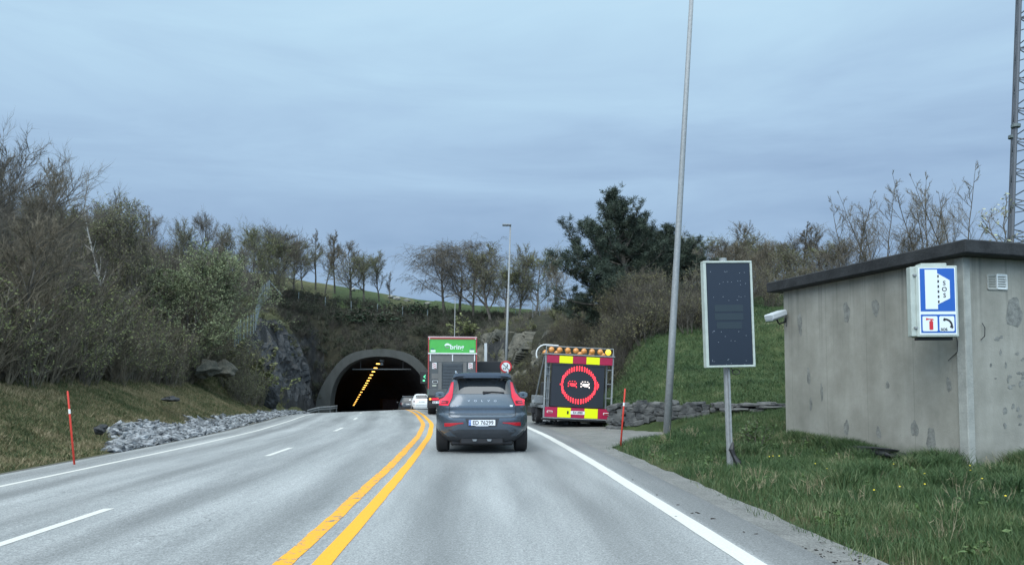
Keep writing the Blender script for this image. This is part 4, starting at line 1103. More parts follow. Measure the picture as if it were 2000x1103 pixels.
# local axes: +x along the right face, +y along the left wall (away)
def f(b):
    b.box((L2 / 2, L1 / 2, HW / 2 - .3), (L2, L1, HW + .6))
part('wall', m_render_, root, f)
part('corner_pilaster', m_rendl, root, lambda b: b.box((.04, .06, HW / 2 - .29), (.15, .18, HW + .56), bev=.012))
m_roof = mat('dark roof felt', (.012, .014, .016), .9, c2=(.03, .033, .036), scale=3, bump=.5, bscale=20)
def f(b):
    b.box((L2 / 2, L1 / 2, HW + .12), (L2 + .5, L1 + .56, .23), bev=.02)
part('roof', m_roof, root, f)
def f(b):
    b.box((L2 / 2, L1 / 2, HW + .03), (L2 + .34, L1 + .40, .055))
part('fascia', mat('weathered fascia', (.035, .037, .038), .9, var=.3, scale=4), root, f)
# vents on the right face
m_whitep = mat('white plastic', (.62, .66, .66), .5, var=.08, scale=10)
def grille(b, x, z, w, h, ns, y=-.012):
    for (dx, dz, ww, hh) in ((0, h / 2, w, .02), (0, -h / 2, w, .02), (-w / 2, 0, .02, h), (w / 2, 0, .02, h)): b.box((x + dx, y, z + dz), (ww, .03, hh))
    for i in range(ns): b.box((x, y, z - h / 2 + h * (i + .5) / ns), (w - .02, .014, h / ns * .45))
part('vent_grille', m_whitep, root, lambda b: grille(b, .80, 3.13, .21, .24, 6))
part('old_vent', m_rendl, root, lambda b: grille(b, .60, 3.12, .2, .24, 6, -.004))
part('wall_patch', m_stain, root, lambda b: blob(b, 1.07, 2.62, .16, .28, 3))
r = random.Random(6)
for i in range(26): part('wall_patch', m_stain, root, lambda b: blob(b, .55 + r.gauss(.45, .22), 1.2 + r.gauss(.25, .4), r.uniform(.015, .06), r.uniform(.012, .06), 100 + i, 9))
# patches on the left wall (local x=0 plane, facing -x)
def left_blobs(specs, name, m):
    for i, (yl, z, ry, rz_) in enumerate(specs):
        mb = MB(); blob(mb, -yl, z, ry, rz_, 40 + i, 18, -.004, 0)
        mb.v = [(v[1], -v[0], v[2]) for v in mb.v]  # lies on the left wall
        mb.build(name, m, root)
left_blobs([(4.15, 2.75, .07, .26), (2.72, 2.86, .08, .22), (1.95, 2.88, .1, .15), (2.8, .55, .07, .16), (1.95, .5, .06, .12), (1.1, .62, .08, .15), (.75, .45, .1, .2), (3.9, 1.6, .05, .2), (3.5, 1.25, .04, .18), (3.85, 1.0, .04, .15), (.35, 1.4, .05, .12), (1.7, 1.4, .04, .08)], 'wall_patch', m_stain)
# downpipe hook and cables
part('cable', m_dark, root, lambda b: (b.tube([(-.03, .45, 2.36), (-.05, .3, 2.32), (-.02, .16, 2.3), (-.04, .12, 2.1), (-.03, .13, 1.95), (-.06, .3, 1.8)], .008, 5), b.tube([(.33, -.03, 2.42), (.35, -.06, 2.34), (.34, -.06, 2.2), (.3, -.02, 2.14)], .007, 5)))

# floodlight on the far corner
p = Vector((A.x, A.y, 0)) + Vector((d1.x, d1.y, 0)) * (L1 - .15)
t = thing('flood_light', 'white box floodlight on a bracket at the far left corner of the hut', 'lamp', (p.x - .28, p.y, 2.98), R(20))
part('housing', mat('pale lamp housing', (.5, .54, .56), .5), t, lambda b: b.box((0, 0, 0), (.42, .30, .13), Matrix.Rotation(R(-18), 3, 'Y'), .02))
part('lamp_glass', mat('lamp glass grey', (.25, .28, .3), .15), t, lambda b: b.box((-.03, 0, -.085), (.34, .24, .03), Matrix.Rotation(R(-18), 3, 'Y'), .01))
part('bracket', m_dark, t, lambda b: (b.tube([(.02, 0, -.1), (.1, 0, -.2), (.26, .0, -.14), (.3, 0, 0)], .02, 6), b.tube([(.26, -.04, -.25), (.29, -.04, .1)], .015, 5)))

# ------------------------------------------------------------------ SOS sign box on the left wall by the corner
m_blue = mat('sign blue', (.012, .10, .42), .35)
m_signw = mat('sign white', (.72, .78, .78), .4)
m_signf = mat('sign casing', (.42, .47, .43), .5, var=.08, scale=6)
m_blk = mat('sign black', (.012, .012, .014), .5)
m_red = mat('sign red', (.55, .02, .03), .45)
SW, SH = .66, 1.16
pc = px(1831, 588, 11.95)
root = thing('emergency_lay_by_sign', 'white and blue SOS box sign with fire extinguisher and phone symbols on the hut', 'sign', (pc.x, 11.95, pc.z), R(-3))
part('casing', m_signf, root, lambda b: (b.box((0, .12, 0), (SW, .24, SH), bev=.012), b.box((-.03, .12, SH / 2 + .02), (SW * .62, .2, .05), bev=.01), b.box((-.36, .10, 0), (.09, .14, SH - .02), bev=.01)))
part('hinge', m_galv, root, lambda b: [b.box((-.345, .015, z), (.05, .04, .03)) for z in (-.43, .43)])
fx0, fx1 = -.27, .27
y1_, y2_, y3_, y4_ = -.004, -.007, -.010, -.013
part('sign_face', m_signw, root, lambda b: b.box((0, -.0, 0), (.585, .012, 1.09), bev=.003))
part('blue_panel', m_blue, root, lambda b: (b.box((0, -.006, .185), (.545, .006, .70)), b.box((0, -.006, -.365), (.545, .006, .30))))
yb = -.0095
def rr(x0, z0, x1, z1, r=.02):
    P = []
    for (cx_, cz_, a0) in ((x1 - r, z1 - r, 0), (x0 + r, z1 - r, 90), (x0 + r, z0 + r, 180), (x1 - r, z0 + r, 270)):
        for k in range(4): a = R(a0 + 30 * k); P.append((cx_ + r * math.cos(a), cz_ + r * math.sin(a)))
    return P
part('road_symbol', m_signw, root, lambda b: b.prism([(-.195, -.13), (.0, -.13), (.0, -.055), (.195, .045), (.195, .34), (.0, .455), (.0, .515), (-.195, .515)], yb - .003, yb + .003))
part('dashes', m_blk, root, lambda b: [b.box((.013, yb - .004, -.01 + i * .083), (.024, .004, .042)) for i in range(6)])
for i, ch in enumerate('SOS'): text(ch, .10, m_blk, (.108, yb - .005, .29 - i * .1), root, 'lettering', bold=.001)
part('symbol_panel', m_signw, root, lambda b: (b.prism(rr(-.25, -.49, -.015, -.245), yb - .003, yb + .003), b.prism(rr(.015, -.49, .25, -.245), yb - .003, yb + .003)))
def f(b):
    b.prism(rr(-.145, -.465, -.085, -.325, .012), yb - .006, yb - .002)
    b.box((-.115, yb - .004, -.315), (.022, .004, .03)); b.box((-.128, yb - .004, -.293), (.08, .004, .014))
    b.prism([(-.16, -.283), (-.195, -.272), (-.195, -.312), (-.16, -.300)], yb - .006, yb - .002)
    b.prism([(-.10, -.31), (-.085, -.29), (-.075, -.30), (-.09, -.32)], yb - .006, yb - .002)
part('fire_extinguisher_symbol', m_red, root, f)
def f(b):
    out_, inn = [], []
    for k in range(9):
        a = R(95 - 100 * k / 8); out_.append((.10 + .125 * math.cos(a), -.405 + .125 * math.sin(a))); inn.append((.10 + .095 * math.cos(a), -.405 + .095 * math.sin(a)))
    b.prism(out_ + inn[::-1], yb - .006, yb - .002)
    b.box((.095, yb - .0045, -.30), (.035, .004, .045), Matrix.Rotation(R(25), 3, 'Y')); b.box((.205, yb - .0045, -.42), (.05, .004, .035), Matrix.Rotation(R(25), 3, 'Y'))
part('telephone_symbol', m_blk, root, f)
text('SOS', .06, m_blk, (.085, yb - .005, -.462), root, 'lettering', bold=.0015)
part('mounting_rail', m_dark, root, lambda b: b.box((.0, .16, -.605), (.56, .1, .04)))

# ------------------------------------------------------------------ blank variable message sign on a post
c0 = px(1427, 613, 12.6); gb = gz(c0.x + .0, 12.6)
root = thing('variable_message_sign', 'tall blank dark display sign with pale frame on a grey post in the grass', 'sign', (c0.x + .02, 12.6, gb), R(-4), rot=(0, R(-1.2), R(5)))
zc = c0.z - gb; W_, H_ = .86, 1.82
part('post', m_galv, root, lambda b: (b.box((0, .22, zc / 2 - .2), (.10, .08, zc + 2.2 - .0), bev=.01) if False else b.tube([(0, .18, -.3), (0, .18, zc + H_ / 2 + .06)], .055, 12), b.box((0, .10, (zc - H_ / 2) / 2), (.03, .05, zc - H_ / 2)), b.tube([(0, .18, zc + H_ / 2 + .02), (0, .18, zc + H_ / 2 + .08)], .065, 12)))
part('frame', m_signf, root, lambda b: (b.box((0, .04, zc + H_ / 2 - .0175), (W_, .14, .035), bev=.006), b.box((0, .04, zc - H_ / 2 + .0175), (W_, .14, .035), bev=.006), b.box((-W_ / 2 + .024, .04, zc), (.048, .135, H_ - .072)), b.box((W_ / 2 - .0175, .04, zc), (.035, .135, H_ - .072))))
m_disp = mat('blank display', (.010, .016, .028), .3, var=.2, scale=120)
part('display', m_disp, root, lambda b: b.box((.012, .05, zc), (W_ - .097, .12, H_ - .073)))
m_disp2 = mat('display rows', (.018, .030, .038), .4, var=.15, scale=200)
part('display_rows', m_disp2, root, lambda b: (b.box((0, -.012, zc + .10), (.50, .004, .115)), b.box((0, -.012, zc - .045), (.50, .004, .115)), b.box((.0, -.012, zc - .195), (.44, .004, .115))))
def f(b):
    r = random.Random(8)
    for i in range(40):
        rows = r.choice([.72, .55, .52, .3, .22, .17, -.3, -.36, -.46, -.8, -.85, -.3])
        x = r.uniform(-.36, .36); b.box((x, -.0115, zc + rows + r.gauss(0, .012)), (.007, .003, .007))
part('display_dots', mat('display dots', (.5, .55, .6), .3), root, f)
part('cable', m_dark, root, lambda b: b.tube([(.05, .12, zc - H_ / 2), (.05, .06, zc - H_ / 2 - .04)] + [(.11 + .065 * math.cos(a), .05, zc - H_ / 2 - .08 + .045 * math.sin(a)) for a in np.linspace(PI, 3.2 * PI, 16)], .008, 5))
part('base_wrap', m_dark, root, lambda b: (b.tube([(.02, .06, .42), (-.03, .02, .30), (.0, .0, .2), (.06, -.02, .08), (.07, -.03, -.05)], [.015, .05, .035, .06, .04], 7)))

# ------------------------------------------------------------------ tall lamp pole (leans right), far lamps
g = gz(4.55, 22)
root = thing('lamp_post', 'tall tapering grey lamp pole beside the stone wall, top out of frame', 'street lamp', (4.58, 22, g), 0, rot=(0, R(3.9), 0))
part('pole', m_galv, root, lambda b: b.tube([(0, 0, -.3), (0, 0, 3), (0, 0, 9), (0, 0, 16.5)], [.115, .105, .08, .055], 16), smooth=True)
part('lamp_head', m_galv_d, root, lambda b: (b.tube([(0, 0, 16.4), (-.2, 0, 16.7), (-1.2, 0, 16.8)], .035, 8), b.box((-1.5, 0, 16.8), (.8, .3, .1), bev=.03)))
def far_lamp(x0, ytop, D, xt, label, hl=.6, rad=.09):
    p = px(xt, ytop, D); b0 = px(x0, 790, D); g = gz(b0.x, D); H = p.z - g; lean = math.atan2(p.x - b0.x, H)
    t = thing('lamp_post', label, 'street lamp', (b0.x, D, g), 0, rot=(0, lean, 0))
    part('pole', m_galv, t, lambda b: b.tube([(0, 0, -.2), (0, 0, H * .6), (0, 0, H * .602), (0, 0, H)], [rad, rad * .85, rad * .6, rad * .5], 10), smooth=True)
    part('lamp_head', m_galv_d, t, lambda b: (b.box((-hl / 2 + .05, 0, H + .02), (hl, .28, .09), bev=.03), b.box((-hl * .6, 0, H - .03), (hl * .6, .2, .03))))
    return t
far_lamp(985.5, 440, 45, 997, 'tall street lamp with flat head behind the round no-overtaking sign', .55)
far_lamp(885.5, 578, 80, 889, 'short distant street lamp rising behind the lorry', 1.1, .07)

# round prohibition sign
p = px(988, 716, 40)
t = thing('road_sign', 'round red-rimmed white prohibition sign with black slash', 'sign', (p.x, 40, gz(p.x, 40)))
zs = p.z - gz(p.x, 40)
part('post', m_galv, t, lambda b: b.tube([(0, .06, -.2), (0, .06, zs + .2)], .035, 8))
part('red_rim', m_red, t, lambda b: b.lathe([(-.01, .31), (.01, .325), (.02, .32)], (0, 0, zs), 'y', 32))
part('sign_face', m_signw, t, lambda b: b.lathe([(-.016, .235), (-.008, .24)], (0, 0, zs), 'y', 28))
def f(b):
    b.box((0, -.020, zs), (.5, .004, .035), Matrix.Rotation(R(45), 3, 'Y'))
    b.prism([(.04, zs - .02), (.1, zs - .02), (.1, zs + .03), (.12, zs + .03), (.08, zs + .17), (.05, zs + .08), (.06, zs + .03), (.04, zs + .03)], -.019, -.017)
    for dx in (-.12, -.02): b.prism([(dx - .04, zs - .13), (dx + .04, zs - .13), (dx + .035, zs - .09), (dx + .02, zs - .06), (dx - .02, zs - .06), (dx - .035, zs - .09)], -.019, -.017)
part('symbol', m_blk, t, f)
# dark traffic display beside the lorry, plus its post
p = px(954, 722, 44)
t = thing('traffic_display', 'wide black roadside display board between the lorry and the round sign', 'sign', (p.x, 44, gz(p.x, 44)))
zs2 = p.z - gz(p.x, 44)
part('post', mat('pale post', (.5, .53, .54), .5), t, lambda b: (b.box((-.17, .16, zs2 / 2 + .95), (.16, .12, zs2 + 1.3))))
part('board', mat('black board', (.012, .014, .018), .5), t, lambda b: b.box((-.02, 0, zs2 - .15), (1.5, .15, 1.3), bev=.02))

# ------------------------------------------------------------------ snow poles
m_pole_r = mat('red plastic pole', (.62, .05, .03), .5)
m_refl = mat('white reflector band', (.75, .76, .74), .4)
def snow_pole(xb, yb_, D, xt, yt, label):
    a = px(xb, yb_, D); c = px(xt, yt, D); g = gz(a.x, D); H = c.z - g
    t = thing('snow_pole', label, 'marker pole', (a.x, D, g), 0, 'red snow poles beside the road', rot=(0, math.atan2(c.x - a.x, H), 0))
    part('pole', m_pole_r, t, lambda b: b.tube([(0, 0, -.2), (0, 0, H * .6), (0, 0, H * .985), (0, 0, H)], [.022, .021, .02, .01], 10), smooth=True)
    part('reflector_band', m_refl, t, lambda b: b.tube([(0, 0, H * .70), (0, 0, H * .76)], .0235, 10))
snow_pole(146, 905, 16.0, 132, 762, 'red snow pole with white band leaning left on the left verge')
snow_pole(1212, 862, 17.6, 1221, 758, 'red snow pole leaning right at the corner of the lay-by grass')

# ------------------------------------------------------------------ lattice mast
p = px(1974, 480, 24); g = gz(p.x + .6, 24)
root = thing('lattice_mast', 'steel lattice radio mast rising behind the hut at the right edge', 'mast', (p.x + .46, 24.3, g), rot=(0, R(3.3), 0))
m_mast = mat('mast steel', (.10, .11, .125), .6, metal=.2)
def leg_at(k, z):
    w = .78 - .0185 * z; a = R(210) + k * 2 * PI / 3; return Vector((w * math.cos(a), w * math.sin(a), z))
for k in range(3): part('leg', m_mast, root, lambda b: b.tube([leg_at(k, -.3), leg_at(k, 18)], .06, 8))
def f(b):
    z = 0; i = 0
    while z < 17:
        h = 1.05
        for k in range(3):
            k2 = (k + 1) % 3
            m1 = leg_at(k, z + h).lerp(leg_at(k2, z + h), .0)
            b.tube([leg_at(k, z), leg_at(k2, z)], .018, 5)
            mid = leg_at(k, z + h / 2).lerp(leg_at(k2, z + h / 2), 1.0)
            b.tube([leg_at(k, z), mid], .02, 5); b.tube([mid, leg_at(k, z + h)], .02, 5)
        z += h
part('bracing', m_mast, root, f)
zf = px(1985, 248, 24).z - g
for k in range(3): part('flange', mat('mast flange', (.12, .15, .15), .6), root, lambda b: b.lathe([(-.05, .09), (-.05, .14), (.05, .14), (.05, .09)], leg_at(k, zf), 'z', 10))

# ------------------------------------------------------------------ fences, guard rail
m_post = mat('weathered fence post', (.16, .20, .21), .8, var=.2, scale=4)
m_wire = mat('fence wire', (.16, .2, .22), .5, metal=.3)
def fence(pts, H, label, spacing=.9, nw=9, rp=.045, diag=True, name='wire_fence', wr=.008):
    P = [Vector(p) for p in pts]; base = P[0].copy()
    root = thing(name, label, 'fence', base)
    d = [0]; 
    for i in range(1, len(P)): d.append(d[-1] + (P[i] - P[i - 1]).length)
    n = max(2, int(d[-1] / spacing)); Q = []
    for k in range(n + 1):
        s = d[-1] * k / n; i = min(len(P) - 2, max(j for j in range(len(d)) if d[j] <= s + 1e-6)); q = P[i].lerp(P[i + 1], (s - d[i]) / (d[i + 1] - d[i])) - base; Q.append(q)
        if k < 60: part('post', m_post, root, lambda b: b.tube([q + Vector((0, 0, -.4)), q + Vector((rt.gauss(0, .03), 0, H))], rp, 6))
    part('wire_mesh', m_wire, root, lambda b: [b.tube([q + Vector((0, 0, H * (j + .5) / nw)) for q in Q], wr, 3) for j in range(nw)])
    if diag: part('stay', m_post, root, lambda b: (b.tube([Q[0] + Vector((0, 0, H * .9)), Q[0] + Vector((-.9, .2, -.2))], rp * .8, 6), b.tube([Q[-1] + Vector((0, 0, H * .9)), Q[-1] + Vector((1.1, .3, -.2))], rp * .8, 6)))
    return root
def wp(x, y, D): return px(x, y, D)
fence([wp(458, 672, 54), wp(470, 655, 56), wp(498, 640, 59), wp(506, 600, 63), wp(512, 585, 66), wp(526, 572, 69)], 1.25, 'wire mesh fence climbing beside the left rock cutting', .7, 6, .045, wr=.006)
def gl(x, D, y=None):
    p = px(x, 600, D); return Vector((p.x, D, gz(p.x, D)))
fence([gl(530, 100), gl(585, 102), gl(640, 103), gl(700, 103), gl(765, 103), gl(835, 102)], 1.5, 'post and wire fence across the slope above the tunnel', 3.2, 3, .06, False)
fence([gl(1040, 76), gl(1066, 74), gl(1090, 72), gl(1105, 70)], 2.0, 'grey post fence on top of the right rock cutting', 1.3, 8, .055, False)
fence([gl(940, 112), gl(1000, 108), gl(1060, 104), gl(1110, 100)], 1.3, 'low pasture fence under the hilltop trees', 3.0, 4, .05, False)
root = thing('guard_rail', 'steel guard rail bending down beside the left foot of the tunnel', 'guard rail', (float(cx(84)) - 7.9, 84, float(rz(84))))
q = [(-1.7, -8.5, .25), (-1.2, -6, .55), (-.6, -3.4, .85), (-.2, -2, 1.0), (0.2, 1.5, 1.0), (.1, 5, 1.0)]
part('rail', m_galv, root, lambda b: (b.tube([Vector(v) for v in q], .09, 6), b.tube([Vector(v) + Vector((0, 0, -.22)) for v in q], .08, 6)))
for v in q[1:]: part('post', m_galv_d, root, lambda b: b.box((v[0] - .08, v[1], v[2] / 2 - .1), (.1, .1, v[2] + .2)))
# lane signal at the portal
p = px(828, 737, 88.5)
t = thing('lane_signal', 'small green lane signal at the right side of the tunnel mouth', 'traffic light', (p.x, 88.5, p.z))
part('housing', m_dark, t, lambda b: b.box((0, .1, 0), (.9, .25, 1.5), bev=.05))
part('signal_lamp', mat('green signal', (.1, .6, .3), .4, emit=(.15, .8, .4), es=.8), t, lambda b: (b.prism([(-.1, .1), (.2, .35), (.2, .2), (.05, .1), (.2, 0), (.2, -.1)], -.04, -.02), b.box((.0, -.03, -.35), (.25, .02, .2))))
part('bracket', m_galv_d, t, lambda b: b.tube([(0, .2, .5), (.8, .6, .6)], .05, 6))

# light stones on the crest
for i, (x, D) in enumerate(((765, 119), (775, 118), (795, 118), (690, 121), (835, 117))):
    P_ = px(x, 578, D); V, Fc = rock_proto(70 + i, 2, .4, (1, .7, .5)); o = np_mesh('field_stone', V * .7, Fc, mat('pale field stone', (.3, .3, .27), .9, var=.2), smooth=False)
    o.location = (P_.x, D, gz(P_.x, D) + .2); tag(o, 'pale field stone lying on the grassy crest above the tunnel', 'stone', 'pale stones on the crest')

# ------------------------------------------------------------------ cars
m_tyre = mat('tyre rubber', (.012, .012, .013), .8, bump=.3, bscale=60)
m_rim = mat('alloy rim', (.35, .36, .38), .35, metal=.8)
m_glass = mat('dark car glass', (.016, .022, .028), .06, spec=1.0, coat=.5)
m_plast = mat('dark bumper plastic', (.028, .033, .04), .55, var=.1, scale=20)
m_tl = mat('tail light red', (.55, .012, .03), .25, emit=(.9, .05, .12), es=.3)
m_tl_d = mat('tail light dark', (.14, .006, .012), .2)
m_refr = mat('reflector red', (.38, .01, .02), .3)
m_plate = mat('plate white', (.74, .76, .77), .4)
m_chrome = mat('chrome lettering', (.75, .77, .8), .2, metal=.8)

class Shell:
    """level-lofted car shell, rear at y=0"""
    def __init__(s, w, yr, yf, rd=.45, fd=.6, p=7):
        s.w, s.yr, s.yf, s.rd, s.fd, s.p = w, yr, yf, rd, fd, p
    def W(s, z): return float(np.interp(z, s.w[0], s.w[1]))
    def rear(s, x, z): return float(np.interp(z, s.yr[0], s.yr[1])) + s.rd * min(1, abs(x) / s.W(z)) ** s.p
    def front(s, x, z): return float(np.interp(z, s.yf[0], s.yf[1])) - s.fd * min(1, abs(x) / s.W(z)) ** 5
    def build(s, levels, classify, parent, mats):
        nx, ns_ = 24, 26; rings = []
        for z in levels:
            w = s.W(z); ring = []
            xs = [w * math.sin(PI / 2 * (-1 + 2 * i / nx)) for i in range(nx + 1)]
            for x in xs: ring.append((x, s.rear(x, z), z))
            y0, y1 = s.rear(w, z), s.front(w, z)
            for i in range(1, ns_): ring.append((w * (1 - .06 * (i / ns_) ** 3), y0 + (y1 - y0) * i / ns_, z))
            for x in xs[::-1]: ring.append((x * .94, s.front(x, z), z))
            for i in range(1, ns_): ring.append((-w * (1 - .06 * (1 - i / ns_) ** 3), y1 + (y0 - y1) * i / ns_, z))
            rings.append(ring)
        n = len(rings[0]); parts = {}
        V = [p for r_ in rings for p in r_]
        for k in range(len(rings) - 1):
            for i in range(n):
                j = (i + 1) % n; f_ = (k * n + i, k * n + j, (k + 1) * n + j, (k + 1) * n + i)
                c = [sum(V[q][a] for q in f_) / 4 for a in range(3)]
                seg = 'rear' if i < nx else 'right' if i < nx + ns_ else 'front' if i < 2 * nx + ns_ else 'left'
                parts.setdefault(classify(c, seg), []).append(f_)
        parts.setdefault('body', []).append(tuple((len(rings) - 1) * n + i for i in range(n)))
        parts['body'].append(tuple(range(n))[::-1])
        for nm, fs in parts.items():
            used = sorted({q for f_ in fs for q in f_}); mp_ = {q: i for i, q in enumerate(used)}
            mb = MB(); mb.add([V[q] for q in used], [[mp_[q] for q in f_] for f_ in fs]); mb.build(nm, mats[nm], parent, auto=True)
    def patch(s, poly, off=.006, cuts=3, rim=.02):
        """flat polygon in x,z laid on the rear surface"""
        bm = bmesh.new(); vs = [bm.verts.new((p[0], 0, p[1])) for p in poly]; f_ = bm.faces.new(vs)
        bmesh.ops.triangulate(bm, faces=[f_])
        for _ in range(cuts):
            le = [e for e in bm.edges if e.calc_length() > .06]
            if le: bmesh.ops.subdivide_edges(bm, edges=le, cuts=1, use_grid_fill=False); bmesh.ops.triangulate(bm, faces=[q for q in bm.faces if len(q.verts) > 3])
        bm.verts.index_update(); V = []; Fs = []
        for v in bm.verts: V.append((v.co.x, s.rear(v.co.x, v.co.z) - off, v.co.z))
        for q in bm.faces: Fs.append([v.index for v in q.verts])
        n = len(V); V += [(v[0], v[1] + off + rim, v[2]) for v in V]
        for e in bm.edges:
            if len(e.link_faces) == 1: a, c = e.verts[0].index, e.verts[1].index; Fs.append([a, c, c + n, a + n])
        bm.free(); mb = MB(); mb.add(V, Fs); return mb

def wheel(parent, x, y, r, w, rimm=m_rim):
    s = 1 if x > 0 else -1
    o = part('wheel', m_tyre, parent, lambda b: b.lathe([(-w / 2, r * .62), (-w / 2, r * .9), (-w / 2 + .03, r), (w / 2 - .03, r), (w / 2, r * .9), (w / 2, r * .62)], (x, y, r), 'x', 28), auto=True)
    part('rim', rimm, o, lambda b: (b.lathe([(s * (w / 2 - .05), r * .62), (s * (w / 2 + .004), r * .64), (s * (w / 2 + .004), r * .56), (s * (w / 2 - .03), r * .52)], (x, y, r), 'x', 24),
         [b.box((x + s * (w / 2 - .012), y + r * .3 * math.cos(a), r + r * .3 * math.sin(a)), (.02, r * .56, r * .13), Matrix.Rotation(a, 3, 'X')) for a in np.arange(0, 2 * PI, 2 * PI / 5)]), auto=True)

m_paint = mat('grey blue car paint', (.06, .082, .108), .22, metal=.3, coat=.6, var=.06, scale=30)
root = thing('suv', 'grey blue SUV seen from behind in the lane ahead', 'car', (-.61, 15.1, 0), R(2.6))
sh = Shell(([.22, .29, .36, .44, .52, .66, .8, .92, 1.0, 1.05, 1.12, 1.22, 1.4, 1.575, 1.62, 1.655, 1.675], [.74, .79, .86, .915, .94, .95, .952, .94, .918, .895, .84, .785, .70, .63, .605, .55, .40]),
           ([.22, .30, .42, .55, .74, .79, .83, .88, .96, 1.1, 1.21, 1.53, 1.555, 1.60, 1.64, 1.675], [.30, .10, .03, 0, .0, .02, .075, .085, .08, .13, .18, .40, .22, .22, .27, .6]),
           ([.22, .5, .8, .95, 1.02, 1.08, 1.55, 1.62, 1.675], [4.15, 4.38, 4.38, 4.2, 3.55, 3.1, 2.35, 2.1, 1.8]))
def cls(c, seg):
    x, y, z = c
    if z < .36: return 'lower_trim'
    if seg in ('left', 'right') and 1.10 < z < 1.55 and .75 < y < 3.2 and not (1.55 < y < 1.68): return 'side_window'
    if seg == 'front' and 1.1 < z < 1.55: return 'windscreen'
    return 'body'
lev = sorted({.22, .25, .29, .33, .36, .40, .44, .48, .52, .58, .66, .74, .765, .79, .81, .83, .855, .88, .92, .96, 1.0, 1.03, 1.06, 1.10, 1.15, 1.21, 1.28, 1.35, 1.42, 1.48, 1.53, 1.545, 1.555, 1.575, 1.60, 1.62, 1.64, 1.655, 1.665, 1.675})
sh.build(lev, cls, root, {'body': m_paint, 'lower_trim': m_plast, 'side_window': m_glass, 'windscreen': m_glass})
sh.patch([(-.60, 1.225), (.60, 1.225), (.60, 1.40), (.585, 1.50), (.50, 1.535), (.25, 1.55), (-.25, 1.55), (-.50, 1.535), (-.585, 1.50), (-.60, 1.40)], .006, 4).build('rear_window', m_glass, root, auto=True)
part('roof_spoiler', m_paint, root, lambda b: b.prism([(-.60, 1.555), (-.59, 1.60), (-.53, 1.645), (0, 1.665), (.53, 1.645), (.59, 1.60), (.60, 1.555), (.50, 1.585), (.25, 1.60), (-.25, 1.60), (-.5, 1.585)], .20, .75), auto=True)
part('spoiler_lip', m_plast, root, lambda b: b.prism([(-.58, 1.548), (-.5, 1.578), (-.25, 1.594), (.25, 1.594), (.5, 1.578), (.58, 1.548), (.5, 1.55), (-.5, 1.55)], .235, .5))
for s_ in (-1, 1):
    P_ = [(-.652, 1.465), (-.60, 1.475), (-.598, 1.35), (-.615, 1.16), (-.645, 1.09), (-.69, .985), (-.895, .985), (-.905, 1.10), (-.80, 1.145), (-.74, 1.185), (-.695, 1.26)]
    P_ = [(x * -s_, z) for x, z in P_]
    tl = sh.patch(P_, .014, 4, .03).build('tail_light', m_tl, root, auto=True)
    sh.patch([(x * -s_, z) for x, z in [(-.70, 1.02), (-.85, 1.02), (-.865, 1.075), (-.72, 1.085), (-.68, 1.075)]], .019, 3, .006).build('lens_insert', m_tl_d, tl, auto=True)
    sh.patch([(x * -s_, z) for x, z in [(-.745, 1.038), (-.85, 1.038), (-.85, 1.052), (-.745, 1.055)]], .023, 2, .005).build('lens_strip', m_tl, tl, auto=True)
    x0, x1 = (-.77, -.38) if s_ < 0 else (.42, .80)
    sh.patch([(x0, .63 if s_ < 0 else .642), (x1, .642 if s_ < 0 else .63), (x1, .62), ((x0 + x1) / 2, .61 if s_ < 0 else .60), (x0 + (.12 if s_ < 0 else .25), .565 if s_ < 0 else .60), (x0, .56 if s_ < 0 else .615)] if s_ < 0 else [(.42, .63), (.42, .645), (.79, .645), (.80, .57), (.70, .575), (.62, .61)], .008, 2).build('reflector', m_refr, root)
# tailgate shut line, crease and plate recess
def seam(P_, wdt=.006):
    mb = MB(); pts = []
    for i in range(len(P_) - 1):
        for k in range(6): x = P_[i][0] + (P_[i + 1][0] - P_[i][0]) * k / 6; z = P_[i][1] + (P_[i + 1][1] - P_[i][1]) * k / 6; pts.append((x, sh.rear(x, z) - .001, z))
    mb.tube(pts, wdt, 4); return mb
seam([(-.66, 1.0), (-.675, .84), (-.66, .775), (-.60, .745), (-.3, .742), (.3, .742), (.62, .745), (.68, .775), (.695, .84), (.68, 1.0)]).build('tailgate_seam', m_blk, root)
sh.patch([(-.34, .725), (.35, .725), (.30, .56), (-.29, .56)], .004, 3).build('plate_recess', m_plast, root)
sh.patch([(-.93, .58), (.93, .58), (.93, .55), (.90, .50), (-.90, .50), (-.93, .55)], .003, 3).build('bumper_groove', m_plast, root) if False else None
sh.patch([(-.90, .50), (.90, .50), (.84, .36), (.70, .335), (-.70, .335), (-.84, .36)], .006, 3).build('lower_bumper', m_plast, root, auto=True)
pl = part('number_plate', m_plate, root, lambda b: b.box((.0, sh.rear(0, .64) - .018, .64), (.54, .012, .115), bev=.004))
part('country_strip', m_blue, pl, lambda b: b.box((-.245, sh.rear(0, .64) - .026, .64), (.045, .004, .108)))
part('country_mark', m_signw, pl, lambda b: (b.box((-.245, sh.rear(0, .64) - .0285, .618), (.02, .002, .016)), b.box((-.245, sh.rear(0, .64) - .0285, .662), (.024, .002, .018))))
text('ED 76299', .112, m_blk, (.02, sh.rear(0, .64) - .026, .638), pl, 'lettering', bold=.0012, sx=.95)
part('plate_lip', m_chrome, root, lambda b: b.box((.0, sh.rear(0, .57) - .012, .572), (.26, .008, .012)))
for i, ch in enumerate('VOLVO'):
    x = -.27 + i * .135 ; text(ch, .05, m_chrome, (x, sh.rear(x, 1.085) - .006, 1.08), root, 'badge_letter', bold=.0012, sx=1.5)
text('XC40', .042, m_chrome, (-.545, sh.rear(-.545, .97) - .005, .975), root, 'badge_letter', bold=.0005, sx=1.3)
part('badge', m_signw, root, lambda b: b.box((.60, sh.rear(.6, .975) - .004, .98), (.06, .006, .034)))
